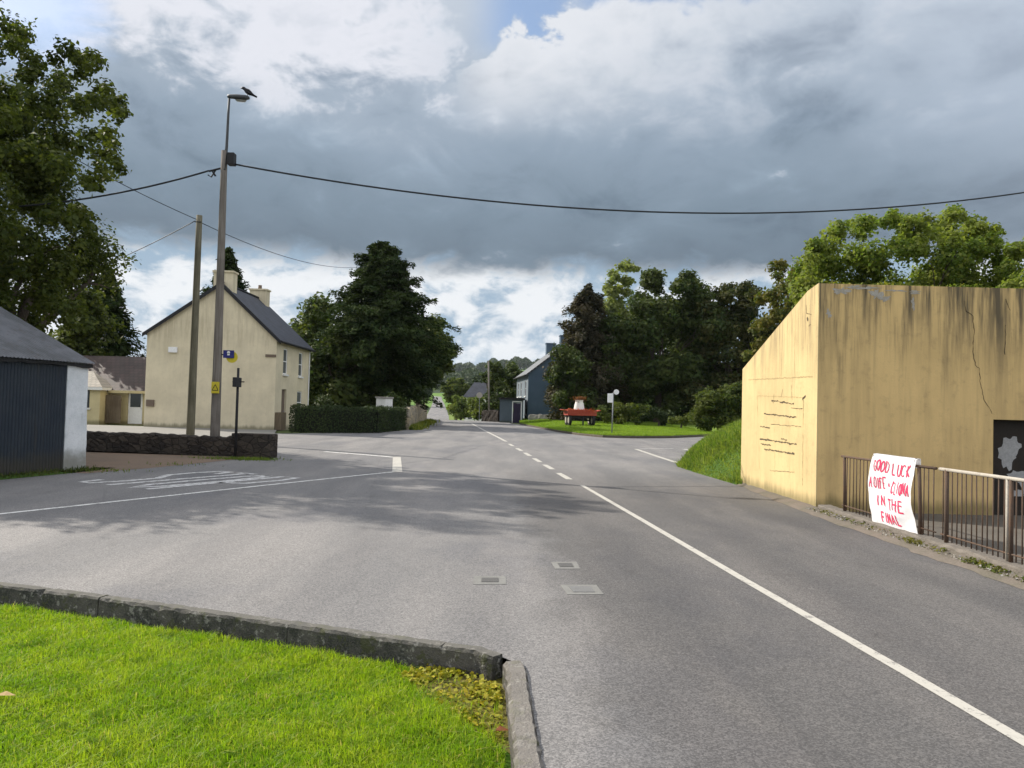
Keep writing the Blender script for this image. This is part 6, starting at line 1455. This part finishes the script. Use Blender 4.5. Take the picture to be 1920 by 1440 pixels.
# shrubs at the back of the green
def PS(label, spec, D, seed, mat, dens, leaf, spread): 
    cx = np.mean([s[0] for s in spec]); b = at(cx, 790, D); zb = l2z(b.x, D); broadleaf('shrub', label, 'shrub', (b.x, D, zb), lobes_from(spec, D, spread, seed, 4, .62), dens, leaf, mat, .07, (b.x, D, zb + .5), seed, limbs=7)
PS('rounded glossy bush with yellow green top at the right end of the green', [(1330, 752, 28), (1362, 742, 26), (1390, 745, 28), (1318, 775, 24), (1350, 775, 32), (1385, 780, 32), (1310, 788, 18), (1400, 735, 22), (1400, 770, 30), (1325, 794, 16), (1355, 798, 16), (1385, 800, 18)], 58, 41, L['shrubdark'], 400, .18, 1.3)
PS('olive shrub behind the two white signs', [(1130, 772, 16), (1155, 768, 18), (1180, 770, 18), (1205, 768, 17), (1170, 782, 14), (1140, 786, 12), (1195, 785, 13), (1160, 790, 10)], 66, 42, L['shrubdark'], 230, .2, .9)
PS('low dark shrub in the middle of the shrub row on the green', [(1230, 776, 16), (1255, 780, 14), (1215, 784, 12), (1240, 788, 11)], 66, 43, L['hedge'], 230, .2, .8)
PS('small spreading shrub next to the rounded glossy bush', [(1275, 784, 13), (1295, 786, 12), (1260, 788, 9), (1280, 794, 9)], 63, 44, L['shrubdark'], 230, .2, .7)
PS('dark undergrowth shrub beside the red cart', [(1110, 772, 15), (1120, 782, 10), (1098, 778, 10)], 68, 45, L['dark'], 230, .2, .7)

# along the road beyond the crest
def FT(label, spec, D, seed, mat, dens=46, leaf=.5, spread=2.0, name='broadleaf_tree', cat='tree', tr=.25, k=4):
    cx = np.mean([s[0] for s in spec]); b = at(cx, 780, D); zb = float(prof_z(np.array(D))); top = max(gp_z for gp_z in [at(s[0], s[1], D).z for s in spec])
    broadleaf(name, label, cat, (b.x, D, zb), lobes_from(spec, D, spread, seed, k, .64), dens, leaf, mat, tr, (b.x, D, zb + max(.6, (top - zb) * .35)), seed, limbs=10)
FT('tall dark tree left of the slate-blue house, thick with ivy', [(925, 686, 13), (920, 705, 16), (928, 725, 16), (938, 700, 13), (922, 745, 16), (932, 765, 16), (915, 765, 13)], 104, 51, L['dark'], 110, .34, 1.2, k=6)
FT('dark rounded tree against the gable end of the slate-blue house', [(958, 690, 14), (965, 708, 18), (950, 705, 14), (955, 730, 20), (970, 735, 18), (945, 750, 18), (965, 760, 18)], 108, 52, L['dark'], 110, .34, 2, k=6)
FT('sunlit hedgerow bush on the bend right of the far road', [(852, 768, 13), (866, 758, 15), (880, 768, 14), (856, 750, 11), (872, 778, 10), (862, 775, 12)], 122, 53, L['hedgerow'], 120, .32, 2.0, 'hedgerow_bush', 'bush', .1, k=6)
FT('olive hedgerow bush below the small grey-roofed house', [(893, 766, 14), (906, 768, 14), (897, 752, 11), (884, 752, 10), (890, 778, 12), (908, 780, 10)], 112, 54, L['hedgerow'], 120, .32, 1.6, 'hedgerow_bush', 'bush', .1, k=6)
FT('leafy tree over the hedgerow left of the small grey-roofed house', [(848, 722, 14), (862, 732, 15), (845, 740, 14), (866, 716, 10), (838, 728, 12), (855, 748, 12), (875, 728, 9)], 165, 55, L['shrubdark'], 80, .5, 3, tr=.2, k=6)
FT('grey green tree on the left side of the far road', [(800, 733, 11), (794, 726, 13), (806, 722, 10), (788, 736, 10), (782, 728, 10)], 260, 56, L['far'], 60, .7, 4, tr=.3, k=6)
FT('dark green tree beside the field above the far road', [(895, 716, 10), (905, 708, 10), (885, 722, 9), (902, 722, 10)], 230, 57, L['far'], 60, .7, 4, tr=.3, k=6)
# small far house
def far_house():
    D = 150; x0 = at(868, 745, D).x; x1 = at(915, 745, D).x; zb = float(prof_z(np.array(D))); ze = at(890, 744, D).z; zr = at(895, 717, D + 3).z
    t = thing('house', 'small distant bungalow with a grey roof among the hedgerow trees', 'house', ((x0 + x1) / 2, D, zb))
    w = MB(); w.box(x0 + .3, x1 - .3, D, D + 6, zb - .3, ze); w.build('wall', M['sillstone'], t, local=False)
    roof_slab('roof', [(x0, D - .3, ze - .05), (x1, D - .3, ze - .05), (x1, D + 3, zr), (x0 + 2.0, D + 3, zr)], .15, M['slate'], t)
    roof_slab('roof', [(x1, D + 6.3, ze - .05), (x0, D + 6.3, ze - .05), (x0 + 2.0, D + 3, zr), (x1, D + 3, zr)], .15, M['slate'], t)
    for u in (.3, .65):
        xx = x0 + (x1 - x0) * u; f = MB(); f.box(xx - .5, xx + .5, D - .05, D - .003, zb + 1.0, zb + 2.0); g = f.build('window', M['white'], t, local=False); MB().box(xx - .42, xx + .42, D - .06, D - .053, zb + 1.08, zb + 1.92).build('pane', M['glass'], g, local=False)
far_house()
q = Vector((at(918, 780, 100).x, 100, -.5)); t = thing('utility_pole', 'thin distant pole in front of the ivy-clad dark tree', 'utility pole', q)
MB().tube([q - Vector((0, 0, .5)), at(916, 676, 100)], [.13, .10], 8).build('pole', M['wood'], t, smooth=True, local=False)
q = Vector((at(899, 780, 95).x, 95, -.3)); t = thing('road_sign', 'distant grey road sign seen from behind on a post past the crest', 'road sign', q)
MB().tube([q - Vector((0, 0, .4)), at(899, 736, 95)], .04, 6).build('post', M['steel'], t, local=False); c = at(899, 741, 95)
MB().lathe([(.36, -.012), (.36, .012)], (c.x, c.y - .06, c.z), 24, Matrix.Rotation(pi / 2, 3, 'X')).build('sign_plate', M['palepipe'], t, local=False)

# far woods on the hill
def far_wood(name, label, px0, px1, D, hgt, seed, leaf=2.6, n=6000):
    R = np.random.default_rng(seed); x0, x1 = at(px0, 700, D).x, at(px1, 700, D).x; X = R.uniform(x0, x1, n); Y = D + R.uniform(-40, 60, n)
    Z = ground_z(X, Y); hh = hgt * (.8 + .13 * np.sin(X * .045 + seed) + .12 * np.sin(X * .13) + .1 * np.sin(X * .31)); C = np.stack([X, Y, Z + R.random(n) ** .7 * hh], 1)
    V = leaf_geo(C, R.normal(size=C.shape) + np.array([0, -.3, .9])[None], leaf * (.6 + R.random(n)), .8, None, R)
    tag(ob(name, np_mesh(name, V, quads(n)), L['far']), label, 'wood', kind='stuff')
far_wood('far_wood', 'dark wood along the hilltop on the skyline', 500, 1500, 1350, 22, 71, 4.0, 26000)
far_wood('hedgerow_wood', 'line of trees below the pale field on the far hill', 700, 1150, 640, 15, 72, 2.2, 12000)

# ------------------------------------------------------------------ thin air over the whole place
hz = MB(); hz.box(-5300, 5300, -3200, 5800, -12, 230)
hm = bpy.data.materials.new('air_haze'); hm.use_nodes = True; hn = NT(hm.node_tree)
pv = hn.node('ShaderNodeVolumePrincipled'); pv.inputs['Color'].default_value = (0.80, 0.88, 1.0, 1); pv.inputs['Density'].default_value = 0.00005; pv.inputs['Anisotropy'].default_value = 0.2
ho = hn.node('ShaderNodeOutputMaterial'); hn.l.new(pv.outputs[0], ho.inputs['Volume'])
tag(hz.build('haze', hm), 'thin bluish air fading the far hill', 'haze', kind='stuff')
